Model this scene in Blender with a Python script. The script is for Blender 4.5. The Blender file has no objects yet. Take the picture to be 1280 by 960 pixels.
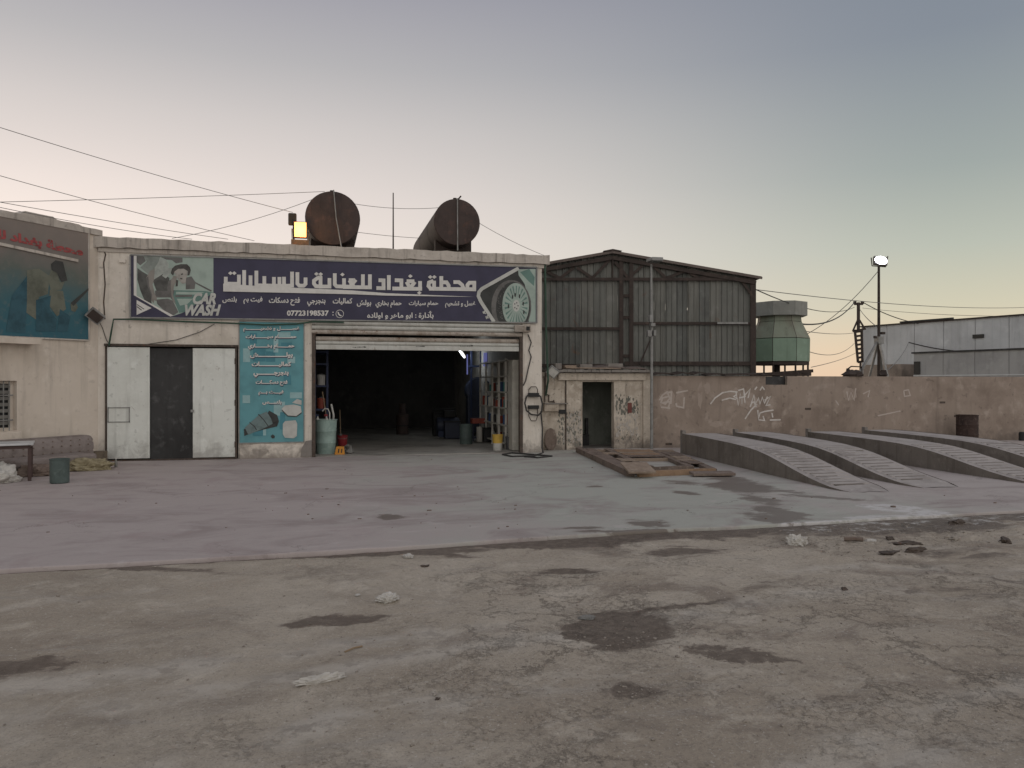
import bpy, bmesh, math, random
import numpy as np
from mathutils import Vector, Matrix, noise as mnoise
random.seed(7); np.random.seed(7)
SC = bpy.context.scene
COL = SC.collection
R = math.radians

# ------------------------------------------------------------------ camera
YAW = R(13.9); FPX = 961.0; EYE = Vector((4.90, -19.55, 1.80))
cs, sn = math.cos(YAW), math.sin(YAW)
cam = bpy.data.cameras.new('camera'); cam.sensor_width = 36; cam.lens = 36*FPX/1280
cam.clip_start = 0.05; cam.clip_end = 3000
camo = bpy.data.objects.new('camera', cam); COL.objects.link(camo)
camo.location = EYE; camo.rotation_euler = (R(90), 0, -YAW)
SC.camera = camo

# ------------------------------------------------------------------ world, sun, exposure
SUN_EL = R(2.0)
sun_cam = R(-34)                       # bearing of the set sun from the view axis
sun_az = YAW + sun_cam                 # bearing from +Y towards +X
SUN = Vector((math.sin(sun_az)*math.cos(SUN_EL), math.cos(sun_az)*math.cos(SUN_EL), math.sin(SUN_EL)))
w = bpy.data.worlds.new('World'); SC.world = w; w.use_nodes = True
nt = w.node_tree; nd = nt.nodes; lk = nt.links
bg = nd['Background']; bg.inputs[1].default_value = 0.1
sky = nd.new('ShaderNodeTexSky'); sky.sky_type = 'NISHITA'; sky.sun_disc = False
sky.sun_elevation = SUN_EL; sky.sun_rotation = sun_az; sky.dust_density = 2.0; sky.air_density = 1.0
tc = nd.new('ShaderNodeTexCoord')
sep = nd.new('ShaderNodeSeparateXYZ'); lk.new(tc.outputs['Generated'], sep.inputs[0])
flat = nd.new('ShaderNodeVectorMath'); flat.operation = 'MULTIPLY'; flat.inputs[1].default_value = (1, 1, 0)
lk.new(tc.outputs['Generated'], flat.inputs[0])
nrm = nd.new('ShaderNodeVectorMath'); nrm.operation = 'NORMALIZE'; lk.new(flat.outputs[0], nrm.inputs[0])
dt = nd.new('ShaderNodeVectorMath'); dt.operation = 'DOT_PRODUCT'
dt.inputs[1].default_value = (math.sin(sun_az), math.cos(sun_az), 0); lk.new(nrm.outputs[0], dt.inputs[0])

def lin(c):
    return tuple(((v/255+0.055)/1.055)**2.4 if v/255 > 0.04045 else v/255/12.92 for v in c)
def sky_ramp(stops):
    r = nd.new('ShaderNodeValToRGB'); cr = r.color_ramp; cr.interpolation = 'EASE' if False else 'LINEAR'
    while len(cr.elements) < len(stops): cr.elements.new(0.5)
    for e, (deg, c) in zip(cr.elements, stops):
        e.position = max(0, math.sin(R(deg))); e.color = lin(c)+(1,)
    lk.new(sep.outputs['Z'], r.inputs[0]); return r
r_sun = sky_ramp([(0, (231,213,197)), (4, (232,217,206)), (10, (227,216,209)), (13, (220,210,205)), (18, (199,193,191)), (22, (176,174,176)), (27, (154,153,162)), (50, (152,152,161)), (90, (158,158,167))])
r_mid = sky_ramp([(0, (231,197,165)), (2.2, (223,200,169)), (5, (204,198,175)), (9, (181,185,173)), (14, (155,163,160)), (22, (129,137,147)), (28, (122,130,143)), (50, (144,146,157)), (90, (158,158,167))])
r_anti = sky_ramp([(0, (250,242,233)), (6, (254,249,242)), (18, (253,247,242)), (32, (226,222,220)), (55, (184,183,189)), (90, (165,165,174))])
def maprange(src, a, b):
    m = nd.new('ShaderNodeMapRange'); m.interpolation_type = 'SMOOTHSTEP'
    m.inputs['From Min'].default_value = a; m.inputs['From Max'].default_value = b
    lk.new(src, m.inputs['Value']); return m.outputs['Result']
def mixc(fac, a, b, mode='MIX'):
    m = nd.new('ShaderNodeMix'); m.data_type = 'RGBA'; m.blend_type = mode
    if isinstance(fac, float): m.inputs[0].default_value = fac
    else: lk.new(fac, m.inputs[0])
    lk.new(a, m.inputs[6]); lk.new(b, m.inputs[7]); return m.outputs[2]
front = mixc(maprange(dt.outputs['Value'], 0.42, 1.0), r_mid.outputs[0], r_sun.outputs[0])
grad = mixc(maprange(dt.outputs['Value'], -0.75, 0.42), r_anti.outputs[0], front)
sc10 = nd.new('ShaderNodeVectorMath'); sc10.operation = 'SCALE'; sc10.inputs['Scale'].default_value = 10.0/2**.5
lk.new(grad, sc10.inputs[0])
hsv = nd.new('ShaderNodeHueSaturation'); hsv.inputs['Saturation'].default_value = 0.5; hsv.inputs['Value'].default_value = 1.0
lk.new(sky.outputs[0], hsv.inputs['Color'])
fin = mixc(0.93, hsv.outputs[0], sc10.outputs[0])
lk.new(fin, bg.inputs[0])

sl = bpy.data.lights.new('sun', 'SUN'); sl.energy = 0.25; sl.angle = R(20); sl.color = (1.0, 0.82, 0.62)
so = bpy.data.objects.new('sun', sl); COL.objects.link(so); so.location = (0, 0, 30)
so.rotation_euler = (-SUN).to_track_quat('-Z', 'Y').to_euler()
SC.view_settings.view_transform = 'Standard'; SC.view_settings.look = 'None'
SC.view_settings.exposure = 0.68; SC.view_settings.gamma = 1.0
SC.cycles.max_bounces = 6; SC.cycles.diffuse_bounces = 4; SC.cycles.use_denoising = True

# ------------------------------------------------------------------ from picture measurements to places
def ray(px, py):
    a = (px-640)/FPX; b = (480-py)/FPX
    return Vector((a*cs+sn, -a*sn+cs, b))
def on_y(px, py, y=0.0):
    r = ray(px, py); return EYE + r*((y-EYE.y)/r.y)
def on_z(px, py, z=0.0):
    r = ray(px, py); return EYE + r*((z-EYE.z)/r.z)
def at_d(px, py, d): return EYE + ray(px, py)*d
LWD = Vector((-.611, -.791, 0)); LWN = Vector((.791, -.611, 0)); LWP = Vector((-.12, 0, 0))
def on_lw(px, py, off=0.0):
    r = ray(px, py); p0 = LWP+LWN*off
    return EYE + r*((p0-EYE).dot(LWN)/r.dot(LWN))

# ------------------------------------------------------------------ node materials
class N:
    def __init__(s, name):
        s.m = bpy.data.materials.new(name); s.m.use_nodes = True; s.t = s.m.node_tree
        s.b = s.t.nodes['Principled BSDF']; s.geo = s.t.nodes.new('ShaderNodeNewGeometry')
        s.pos = s.geo.outputs['Position']
    def node(s, typ, **kw):
        n = s.t.nodes.new(typ)
        for k, v in kw.items(): setattr(n, k, v)
        return n
    def put(s, sock, v):
        if hasattr(v, 'is_output') or isinstance(v, bpy.types.NodeSocket): s.t.links.new(v, sock)
        else: sock.default_value = v
    def math(s, op, a, b=0.0, clamp=False):
        n = s.node('ShaderNodeMath', operation=op); n.use_clamp = clamp
        s.put(n.inputs[0], a); s.put(n.inputs[1], b); return n.outputs[0]
    def vec(s, op, a, b):
        n = s.node('ShaderNodeVectorMath', operation=op); s.put(n.inputs[0], a)
        if op == 'SCALE': s.put(n.inputs['Scale'], b)
        else: s.put(n.inputs[1], b)
        return n.outputs[0]
    def noise(s, scale, detail=6, rough=.6, dist=0.0, vec=None, out='Fac'):
        n = s.node('ShaderNodeTexNoise'); s.put(n.inputs['Vector'], vec or s.pos)
        n.inputs['Scale'].default_value = scale; n.inputs['Detail'].default_value = detail
        n.inputs['Roughness'].default_value = rough; n.inputs['Distortion'].default_value = dist
        return n.outputs[out]
    def step(s, v, a, b):
        n = s.node('ShaderNodeMapRange', interpolation_type='SMOOTHSTEP'); s.put(n.inputs['Value'], v)
        n.inputs['From Min'].default_value = min(a, b); n.inputs['From Max'].default_value = max(a, b)
        if a > b: n.inputs['To Min'].default_value = 1; n.inputs['To Max'].default_value = 0
        return n.outputs['Result']
    def mix(s, f, a, b, mode='MIX'):
        n = s.node('ShaderNodeMix', data_type='RGBA', blend_type=mode); s.put(n.inputs[0], f)
        for i, v in ((6, a), (7, b)):
            s.put(n.inputs[i], v if not isinstance(v, tuple) else (v+(1,) if len(v) == 3 else v))
        return n.outputs[2]
    def bump(s, h, strength=.3, dist=.02):
        n = s.node('ShaderNodeBump'); n.inputs['Strength'].default_value = strength; n.inputs['Distance'].default_value = dist
        s.put(n.inputs['Height'], h); s.t.links.new(n.outputs[0], s.b.inputs['Normal'])
    def done(s, col, rough=.8, metal=0.0):
        s.put(s.b.inputs['Base Color'], col if not isinstance(col, tuple) else col+(1,))
        s.put(s.b.inputs['Roughness'], rough); s.b.inputs['Metallic'].default_value = metal
        s.b.inputs['Specular IOR Level'].default_value = .3
        return s.m

MAT = {}
def weathered(name, base, dark=None, light=None, rough=.8, scale=1.0, streak=.0, bump=.25, spots=.0, metal=0.0, rust=None, rust_amt=.5, fine=18.0, dirt=.0):
    """paint, plaster, steel or wood with blotches, run marks, wear spots and fine relief"""
    m = N(name); dark = dark or tuple(v*.62 for v in base); light = light or tuple(min(.8, v*1.16) for v in base)
    a = m.noise(1.1*scale, 8, .65, .4); c = m.mix(m.step(a, .42, .70), base, dark)
    b = m.noise(4.3*scale, 6, .6, .2); c = m.mix(m.step(b, .52, .75), c, light)
    f = m.noise(fine*scale, 5, .7); c = m.mix(m.math('MULTIPLY', m.step(f, .5, .8), .35), c, dark)
    if streak:
        st = m.noise(1.0, 6, .65, .2, m.vec('MULTIPLY', m.pos, (7*scale, 7*scale, .55*scale)))
        c = m.mix(m.math('MULTIPLY', m.step(st, .50, .74), streak), c, tuple(v*.45 for v in dark))
    if rust:
        rn = m.noise(2.4*scale, 8, .7, .6); c = m.mix(m.step(rn, .62-.2*rust_amt, .72-.12*rust_amt), c, rust)
    if spots:
        sp = m.noise(9*scale, 3, .5); c = m.mix(m.math('MULTIPLY', m.step(sp, .64, .70), spots), c, tuple(v*.35 for v in dark))
    if dirt:
        z = m.node('ShaderNodeSeparateXYZ'); m.put(z.inputs[0], m.pos)
        k = m.math('ADD', z.outputs['Z'], m.math('MULTIPLY', m.math('SUBTRACT', m.noise(3.1, 7, .7, .5), .5), 1.6))
        c = m.mix(m.math('MULTIPLY', m.step(k, .45, -.05), dirt), c, (.13, .11, .095))
    if bump: m.bump(m.math('ADD', m.math('MULTIPLY', f, .5), b), bump, .015)
    MAT[name] = m.done(c, rough, metal); return MAT[name]
def plain(name, col, rough=.6, metal=0.0, var=.25, scale=6):
    m = N(name); a = m.noise(scale, 5, .6); c = m.mix(m.step(a, .4, .7), col, tuple(v*(1-var) for v in col))
    MAT[name] = m.done(c, rough, metal); return MAT[name]
def glow(name, col, strength):
    m = N(name); m.put(m.b.inputs['Emission Color'], col+(1,)); m.b.inputs['Emission Strength'].default_value = strength
    MAT[name] = m.done(col, .4); return MAT[name]

weathered('plaster', (.70,.645,.57), (.55,.50,.43), (.76,.71,.64), .9, .9, .50, .3, .45, dirt=.65)
weathered('plaster_side', (.63,.56,.48), (.53,.465,.39), (.69,.625,.545), .9, .7, .35, .3, .15, dirt=.4)
weathered('coping', (.52,.475,.42), (.38,.34,.30), (.58,.535,.485), .9, 1.2, .75, .35, .3)
weathered('steel_white', (.69,.71,.665), (.58,.59,.545), (.75,.77,.73), .55, .9, .35, .06, .25, rust=(.17,.11,.075), rust_amt=-.1, dirt=.45)
weathered('steel_dark', (.040,.040,.040), (.022,.022,.022), (.085,.085,.085), .5, .9, .3, .05)
weathered('frame_brown', (.085,.066,.054), (.05,.038,.03), (.14,.11,.09), .7, 3, .3, .1, rust=(.12,.06,.035), rust_amt=.3)
weathered('shutter', (.52,.52,.48), (.41,.40,.36), (.58,.58,.54), .5, 1.5, .3, .05, rust=(.19,.14,.10), rust_amt=-.05)
weathered('shutter_rust', (.42,.375,.325), (.27,.22,.175), (.48,.44,.39), .6, 3, .4, .08, rust=(.16,.085,.05), rust_amt=.35)
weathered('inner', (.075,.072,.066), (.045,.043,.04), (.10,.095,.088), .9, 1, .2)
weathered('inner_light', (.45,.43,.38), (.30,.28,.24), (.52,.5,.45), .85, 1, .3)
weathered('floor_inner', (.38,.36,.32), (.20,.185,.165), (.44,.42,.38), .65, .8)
weathered('concrete', (.235,.215,.195), (.165,.15,.135), (.29,.27,.25), .9, 1.3, .25, .4, .2)
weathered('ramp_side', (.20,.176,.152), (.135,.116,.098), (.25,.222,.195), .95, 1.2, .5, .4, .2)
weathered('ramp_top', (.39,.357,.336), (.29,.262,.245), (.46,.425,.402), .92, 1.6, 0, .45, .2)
weathered('yardwall', (.31,.252,.208), (.215,.17,.138), (.39,.327,.277), .92, .6, .35, .45, .3, dirt=.5)
weathered('cabin', (.52,.46,.385), (.36,.305,.245), (.62,.565,.485), .92, 1.5, .55, .4, .5, dirt=.8)
weathered('sheet', (.165,.168,.152), (.118,.12,.108), (.205,.208,.19), .6, .8, .55, .04, rust=(.15,.10,.075), rust_amt=.02)
weathered('sheet_b', (.148,.153,.142), (.10,.104,.096), (.185,.19,.178), .6, .9, .6, .04, rust=(.15,.095,.07), rust_amt=.12)
weathered('sheet_c', (.19,.19,.17), (.135,.135,.12), (.23,.23,.21), .6, .7, .6, .04, rust=(.17,.125,.095), rust_amt=.1)
weathered('steel_rust', (.058,.044,.038), (.036,.028,.024), (.095,.07,.058), .8, 2, .3, .15)
weathered('roof_sheet', (.15,.12,.105), (.10,.08,.07), (.19,.16,.14), .7, 1, .3)
weathered('tank', (.066,.048,.043), (.045,.033,.03), (.10,.062,.052), .75, 1.4, .45, .25, rust=(.095,.05,.034), rust_amt=.12)
weathered('tower', (.24,.335,.255), (.19,.265,.20), (.28,.38,.30), .6, .5, .5, .04)
weathered('tower_faded', (.235,.265,.205), (.21,.185,.145), (.26,.30,.235), .7, .5, .5, .04)
weathered('tower_rim', (.26,.265,.24), (.20,.2,.185), (.3,.305,.28), .7, .8, .3, .04)
weathered('hall', (.60,.615,.62), (.50,.51,.515), (.66,.675,.68), .7, .25, .25, .04)
weathered('hall_grey', (.37,.37,.365), (.30,.30,.295), (.42,.42,.415), .7, .4, .3, .04)
weathered('block_brown', (.30,.25,.21), None, None, .9, .6, .2)
weathered('galv', (.27,.27,.26), (.19,.185,.175), (.33,.33,.32), .5, 4, .2, .03, metal=.3)
weathered('wood_old', (.20,.155,.128), (.12,.092,.076), (.27,.22,.185), .85, 2.5, .3, .4, fine=40)
weathered('wood_orange', (.29,.195,.125), (.20,.13,.085), (.35,.25,.17), .8, 2, .2, .3, fine=40)
weathered('wood_pale', (.30,.235,.18), (.2,.15,.115), (.37,.31,.25), .85, 2, .3, .3, fine=40)
weathered('wood_red', (.10,.052,.042), (.06,.034,.03), (.15,.09,.07), .85, 2.5, .3, .35, fine=40)
weathered('drum_mint', (.33,.44,.40), (.24,.33,.30), (.40,.50,.46), .5, 3, .3, .05)
weathered('drum_green', (.085,.115,.108), (.06,.08,.074), (.11,.145,.135), .55, 3, .2)
weathered('drum_rust', (.055,.036,.030), (.03,.021,.019), (.11,.08,.068), .85, 3, .4, .2)
weathered('sofa', (.255,.22,.205), (.19,.16,.148), (.30,.265,.25), .95, 3, 0, .2, fine=60)
weathered('sack', (.30,.26,.165), (.17,.14,.08), (.40,.36,.26), .95, 4, 0, .3, fine=50)
weathered('bag', (.50,.48,.44), (.38,.36,.33), (.6,.58,.55), .7, 4, 0, .2)
weathered('cardboard', (.17,.14,.105), None, None, .9, 5, .3)
plain('red_plastic', (.30,.035,.04), .45); plain('orange_plastic', (.55,.24,.035), .5); plain('yellow_plastic', (.55,.36,.07), .5)
plain('white_plastic', (.55,.54,.50), .5); plain('grey_plastic', (.12,.12,.12), .6); plain('black_rubber', (.018,.018,.018), .6)
plain('blue_paint', (.03,.042,.09), .5); plain('navy_paint', (.04,.048,.075), .45); plain('cable_dark', (.05,.047,.045), .6)
plain('cable_grey', (.17,.165,.16), .6); plain('green_hose', (.035,.075,.05), .5); plain('table_top', (.55,.56,.56), .4); plain('table_leg', (.075,.048,.043), .6)
plain('red_sign', (.17,.06,.05), .7); plain('label_dark', (.03,.03,.03), .7); plain('grille', (.20,.195,.18), .6)
plain('can_red', (.30,.07,.045), .5); plain('can_blue', (.05,.10,.22), .5); plain('can_teal', (.07,.20,.19), .5); plain('glass_dark', (.03,.032,.034), .2)
plain('wood_stick', (.30,.22,.14), .8); plain('print_white', (.66,.645,.61), .6, 0, .12); plain('print_navy', (.050,.047,.085), .5, 0, .22, 1.5)
plain('print_teal_pale', (.36,.44,.39), .6, 0, .18, 3); plain('print_teal', (.14,.24,.21), .6, 0, .2, 3); plain('print_dark', (.050,.052,.050), .6, 0, .3, 4)
plain('print_grey', (.155,.15,.142), .6, 0, .3, 5); plain('print_skin', (.27,.25,.225), .6, 0, .2, 5); plain('print_light', (.52,.525,.49), .6, 0, .2, 4)
plain('print_aqua', (.125,.32,.355), .6, 0, .2, 2); plain('print_aqua_dark', (.07,.235,.285), .6, 0, .2, 3); plain('print_aqua_pale', (.30,.47,.48), .6, 0, .2, 3)
plain('print_purple', (.05,.045,.09), .6); plain('print_red', (.36,.075,.075), .6, 0, .45, 6); plain('print_olive', (.155,.165,.13), .7, 0, .4, 3)
plain('print_bluewear', (.04,.105,.135), .7, 0, .4, 3); plain('print_steel', (.16,.22,.22), .6, 0, .3, 6)
glow('lamp_amber', (1.0, .35, .12), 1.8); glow('lamp_white', (.88, .86, 1.0), 14.0); glow('lamp_tube', (.95, .95, 1.0), 4.0); glow('lamp_blue', (.24, .26, .62), .2)

def board_fade():
    m = N('faded_print'); z = m.node('ShaderNodeSeparateXYZ'); m.put(z.inputs[0], m.pos)
    n = m.noise(1.6, 6, .6, .5); k = m.math('ADD', z.outputs['Z'], m.math('MULTIPLY', m.math('SUBTRACT', n, .5), .9))
    r = m.node('ShaderNodeValToRGB'); m.put(r.inputs[0], m.math('MULTIPLY', m.math('SUBTRACT', k, 2.9), .42))
    el = r.color_ramp.elements; el[0].color = (.035,.115,.15,1); el[1].color = (.235,.20,.175,1)
    for p, c in ((.28, (.045,.125,.15,1)), (.55, (.115,.135,.12,1)), (.75, (.19,.165,.15,1))):
        e = el.new(p); e.color = c
    c = m.mix(m.math('MULTIPLY', m.step(m.noise(7, 6, .6), .5, .75), .4), r.outputs[0], (.19,.18,.16))
    MAT['faded_print'] = m.done(c, .7)
board_fade()

# ------------------------------------------------------------------ mesh builder
class MB:
    def __init__(s): s.v = []; s.f = []
    def add(s, verts, faces):
        o = len(s.v); s.v += [tuple(v) for v in verts]; s.f += [tuple(i+o for i in f) for f in faces]; return s
    def box(s, x0, x1, y0, y1, z0, z1, M=None):
        vs = [Vector(p) for p in ((x0,y0,z0),(x1,y0,z0),(x1,y1,z0),(x0,y1,z0),(x0,y0,z1),(x1,y0,z1),(x1,y1,z1),(x0,y1,z1))]
        if M: vs = [M@v for v in vs]
        return s.add(vs, [(0,3,2,1),(4,5,6,7),(0,1,5,4),(1,2,6,5),(2,3,7,6),(3,0,4,7)])
    def beam(s, a, b, wx, wz, up=Vector((0,0,1))):
        a, b = Vector(a), Vector(b); d = (b-a); L = d.length; d.normalize()
        if abs(d.dot(up)) > .98: up = Vector((0,1,0))
        sx = d.cross(up).normalized(); sz = sx.cross(d).normalized()
        M = Matrix((( sx.x,d.x,sz.x,a.x),(sx.y,d.y,sz.y,a.y),(sx.z,d.z,sz.z,a.z),(0,0,0,1)))
        return s.box(-wx/2, wx/2, 0, L, -wz/2, wz/2, M)
    def tube(s, pts, r, n=6, caps=True):
        pts = [Vector(p) for p in pts]; rings = []; o = len(s.v)
        rr = r if isinstance(r, (list, tuple)) else [r]*len(pts); prev = None
        for i, p in enumerate(pts):
            d = (pts[min(i+1, len(pts)-1)]-pts[max(i-1, 0)]).normalized()
            u = prev if prev is not None else (Vector((0,0,1)) if abs(d.z) < .9 else Vector((1,0,0)))
            x = (u - d*u.dot(d)); x = x.normalized() if x.length > 1e-6 else d.orthogonal().normalized(); y = d.cross(x); prev = x
            for k in range(n):
                t = 2*math.pi*k/n; s.v.append(tuple(p + x*(math.cos(t)*rr[i]) + y*(math.sin(t)*rr[i])))
        for i in range(len(pts)-1):
            for k in range(n):
                s.f.append((o+i*n+k, o+i*n+(k+1)%n, o+(i+1)*n+(k+1)%n, o+(i+1)*n+k))
        if caps: s.f.append(tuple(o+k for k in range(n))[::-1]); s.f.append(tuple(o+(len(pts)-1)*n+k for k in range(n)))
        return s
    def lathe(s, c, prof, n=20, axis='Z', caps=True):
        c = Vector(c); o = len(s.v)
        for (r, h) in prof:
            for k in range(n):
                t = 2*math.pi*k/n; a, b = math.cos(t)*r, math.sin(t)*r
                s.v.append(tuple(c + (Vector((a,b,h)) if axis == 'Z' else Vector((a,h,b)) if axis == 'Y' else Vector((h,a,b)))))
        for i in range(len(prof)-1):
            for k in range(n): s.f.append((o+i*n+k, o+i*n+(k+1)%n, o+(i+1)*n+(k+1)%n, o+(i+1)*n+k))
        if caps: s.f.append(tuple(o+k for k in range(n))[::-1]); s.f.append(tuple(o+(len(prof)-1)*n+k for k in range(n)))
        return s
    def prism(s, poly, ext):                       # poly: list of points, extruded by a vector
        a = [Vector(p) for p in poly]; e = Vector(ext); n = len(a)
        return s.add(a+[p+e for p in a], [tuple(range(n))[::-1], tuple(range(n, 2*n))]+[(i, (i+1)%n, (i+1)%n+n, i+n) for i in range(n)])
    def poly(s, pts): return s.add(pts, [tuple(range(len(pts)))])
    def build(s, name, mat, parent=None, smooth=False, bevel=0.0, kind=None, fix=True):
        off = parent.matrix_world_loc if False else (world_loc(parent) if parent else Vector())
        me = bpy.data.meshes.new(name); me.from_pydata([tuple(Vector(v)-off) for v in s.v], [], s.f); me.update()
        if fix:
            bm = bmesh.new(); bm.from_mesh(me); bmesh.ops.recalc_face_normals(bm, faces=bm.faces); bm.to_mesh(me); bm.free()
        o = bpy.data.objects.new(name, me); COL.objects.link(o); me.materials.append(MAT[mat])
        if parent: o.parent = parent
        if smooth:
            me.polygons.foreach_set('use_smooth', [True]*len(me.polygons)); me.set_sharp_from_angle(angle=R(38))
        if bevel:
            b = o.modifiers.new('edge', 'BEVEL'); b.width = bevel; b.segments = 2; b.limit_method = 'ANGLE'; b.angle_limit = R(40)
        if kind: o['kind'] = kind
        return o
def world_loc(o):
    p = Vector(o.location)
    while o.parent: o = o.parent; p += Vector(o.location)
    return p
def tag(o, label, cat, group=None):
    o['label'] = label; o['category'] = cat
    if group: o['group'] = group
    return o
def thing(name, label, cat, loc=(0,0,0), group=None):
    o = bpy.data.objects.new(name, None); COL.objects.link(o); o.location = loc; o.empty_display_size = .2
    return tag(o, label, cat, group)
def dup(o, parent=None):
    c = o.copy(); COL.objects.link(c); c.parent = parent
    for ch in list(o.children): dup(ch, c)
    return c

# noise fields for relief
def vnoise(x, y, seed=0):
    rs = np.random.RandomState(seed); T = rs.rand(256, 256)
    xi = np.floor(x).astype(int); yi = np.floor(y).astype(int); fx = x-xi; fy = y-yi
    fx = fx*fx*(3-2*fx); fy = fy*fy*(3-2*fy); g = lambda a, b: T[a & 255, b & 255]
    return (g(xi,yi)*(1-fx)+g(xi+1,yi)*fx)*(1-fy)+(g(xi,yi+1)*(1-fx)+g(xi+1,yi+1)*fx)*fy-.5
def fbm(x, y, f=1., o=5, seed=0, g=.5):
    t = 0; a = 1
    for i in range(o): t = t+a*vnoise(x*f+i*17.3, y*f-i*9.1, seed+i); f *= 2; a *= g
    return t

def grid(name, xs, ys, zfun, mat, kind='structure', edge=None):
    X, Y = np.meshgrid(xs, ys)
    if edge is not None: X, Y = edge(X, Y)
    Z = zfun(X, Y); V = np.stack([X, Y, Z], -1).reshape(-1, 3)
    nx, ny = len(xs), len(ys); i = np.arange(ny-1)[:, None]*nx+np.arange(nx-1)[None, :]
    F = np.stack([i, i+1, i+nx+1, i+nx], -1).reshape(-1, 4)
    me = bpy.data.meshes.new(name); me.from_pydata(V.tolist(), [], F.tolist()); me.update()
    me.polygons.foreach_set('use_smooth', [True]*len(me.polygons))
    o = bpy.data.objects.new(name, me); COL.objects.link(o); me.materials.append(mat); o['kind'] = kind
    return o

# ------------------------------------------------------------------ ground
GZ = -.022
def stain_list(raw, z):
    out = []
    for (l, r, cy, h, tilt, s) in raw:
        A = on_z(l, cy-tilt, z); B = on_z(r, cy+tilt, z); C1 = on_z((l+r)/2, cy-h/2, z); C2 = on_z((l+r)/2, cy+h/2, z)
        d = B-A; out.append(((A+B)/2, d.length/2, max(.04, (C1-C2).length/2), math.atan2(d.y, d.x), s))
    return out
def stain_mask(m, stains, wob=.5, soft=.86):
    wn = m.noise(1.5, 8, .72, .3, out='Color'); wn2 = m.noise(6.5, 6, .7, .4, out='Color')
    p = m.vec('ADD', m.pos, m.vec('MULTIPLY', m.vec('SUBTRACT', wn, (.5,.5,.5)), (wob*2.0, wob*1.0, 0)))
    p = m.vec('ADD', p, m.vec('MULTIPLY', m.vec('SUBTRACT', wn2, (.5,.5,.5)), (wob*.8, wob*.30, 0)))
    p = m.vec('MULTIPLY', p, (1, 1, 0)); tot = None
    for c, rx, ry, rot, s in stains:
        mp = m.node('ShaderNodeMapping', vector_type='TEXTURE'); m.put(mp.inputs['Vector'], p)
        mp.inputs['Location'].default_value = (c.x, c.y, 0); mp.inputs['Rotation'].default_value = (0, 0, rot); mp.inputs['Scale'].default_value = (rx*1.18, ry*1.25, 1)
        ln = m.node('ShaderNodeVectorMath', operation='LENGTH'); m.put(ln.inputs[0], mp.outputs[0])
        v = m.math('MULTIPLY', m.step(ln.outputs['Value'], 1.08, soft), s)
        tot = v if tot is None else m.math('MAXIMUM', tot, v)
    return tot
road_stains = stain_list([(930,1300,662,16,-8,.7),           # left px, right px, centre y, height, tilt, strength
    (-40,105,830,24,-10,.8), (350,492,774,20,-5,.85), (655,760,715,9,2,.8), (795,910,690,14,-3,.7), (703,850,783,54,-2,.95), (840,1020,822,11,12,.85), (690,760,792,12,0,.8),
    (720,930,762,8,-12,.6), (830,1000,815,14,14,.55), (740,835,862,26,6,.5), (640,900,672,13,-5,.85), (820,1290,662,13,-8,.55), (380,660,690,9,-4,.6),
    (880,1060,735,16,-10,.3), (1060,1290,738,20,10,.3), (1130,1250,930,22,18,.35), (440,560,820,20,-6,.22), (980,1110,860,60,20,.25), (1120,1280,690,26,4,.35), (-60,330,707,7,12,.6), (300,620,687,8,9,.8), (560,800,672,9,5,.9), (760,1010,661,7,4,.85), (990,1300,648,8,-7,.6)], GZ)
m = N('road_dirt')
a = m.noise(.38, 8, .62, .6); c = m.mix(m.step(a, .36, .64), (.505,.445,.365), (.39,.333,.265))
b = m.noise(1.7, 9, .70, .9); c = m.mix(m.math('MULTIPLY', m.step(b, .50, .68), .9), c, (.58,.52,.435))
sxr = m.node('ShaderNodeSeparateXYZ'); m.put(sxr.inputs[0], m.pos)
rgh = m.math('ADD', .25, m.math('MULTIPLY', m.step(m.math('ADD', m.math('SUBTRACT', sxr.outputs['X'], m.math('MULTIPLY', m.math('ADD', sxr.outputs['Y'], 11.0), .35)), m.math('MULTIPLY', m.math('SUBTRACT', m.noise(.6, 5, .6), .5), 5)), 5.0, 8.0), .75))
g3 = m.noise(.75, 9, .70, 1.4, m.vec('ADD', m.pos, (31, 7, 0))); c = m.mix(m.math('MULTIPLY', m.step(g3, .53, .64), m.math('ADD', .30, m.math('MULTIPLY', rgh, .40))), c, (.26,.215,.175))
st = m.noise(1.0, 8, .72, .4, m.vec('MULTIPLY', m.pos, (.55, 2.4, 1))); c = m.mix(m.math('MULTIPLY', m.step(st, .52, .68), .5), c, (.415,.382,.342))
f = m.noise(21, 8, .75); c = m.mix(m.math('MULTIPLY', m.step(f, .47, .68), m.math('ADD', .22, m.math('MULTIPLY', rgh, .38))), c, (.25,.215,.182))
f2 = m.noise(70, 5, .7); c = m.mix(m.math('MULTIPLY', m.step(f2, .52, .70), .6), c, (.19,.165,.142))
sp = m.noise(52, 4, .6); c = m.mix(m.math('MULTIPLY', m.step(sp, .60, .68), .75), c, (.60,.56,.50))
vo = m.node('ShaderNodeTexVoronoi', feature='DISTANCE_TO_EDGE'); vo.inputs['Scale'].default_value = 1.9
m.put(vo.inputs['Vector'], m.vec('ADD', m.pos, m.vec('SCALE', m.vec('SUBTRACT', m.noise(3.5, 8, .75, 0, out='Color'), (.5,.5,.5)), .8)))
crz = m.math('MULTIPLY', m.step(m.noise(.55, 5, .6, 0, m.vec('ADD', m.pos, (5, 2, 0))), .50, .60), rgh)
cr = m.math('MULTIPLY', m.step(vo.outputs['Distance'], .03, .004), crz)
c = m.mix(m.math('MULTIPLY', cr, .5), c, (.12,.10,.085))
vs = m.node('ShaderNodeTexVoronoi', feature='DISTANCE_TO_EDGE'); vs.inputs['Scale'].default_value = 11
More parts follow.
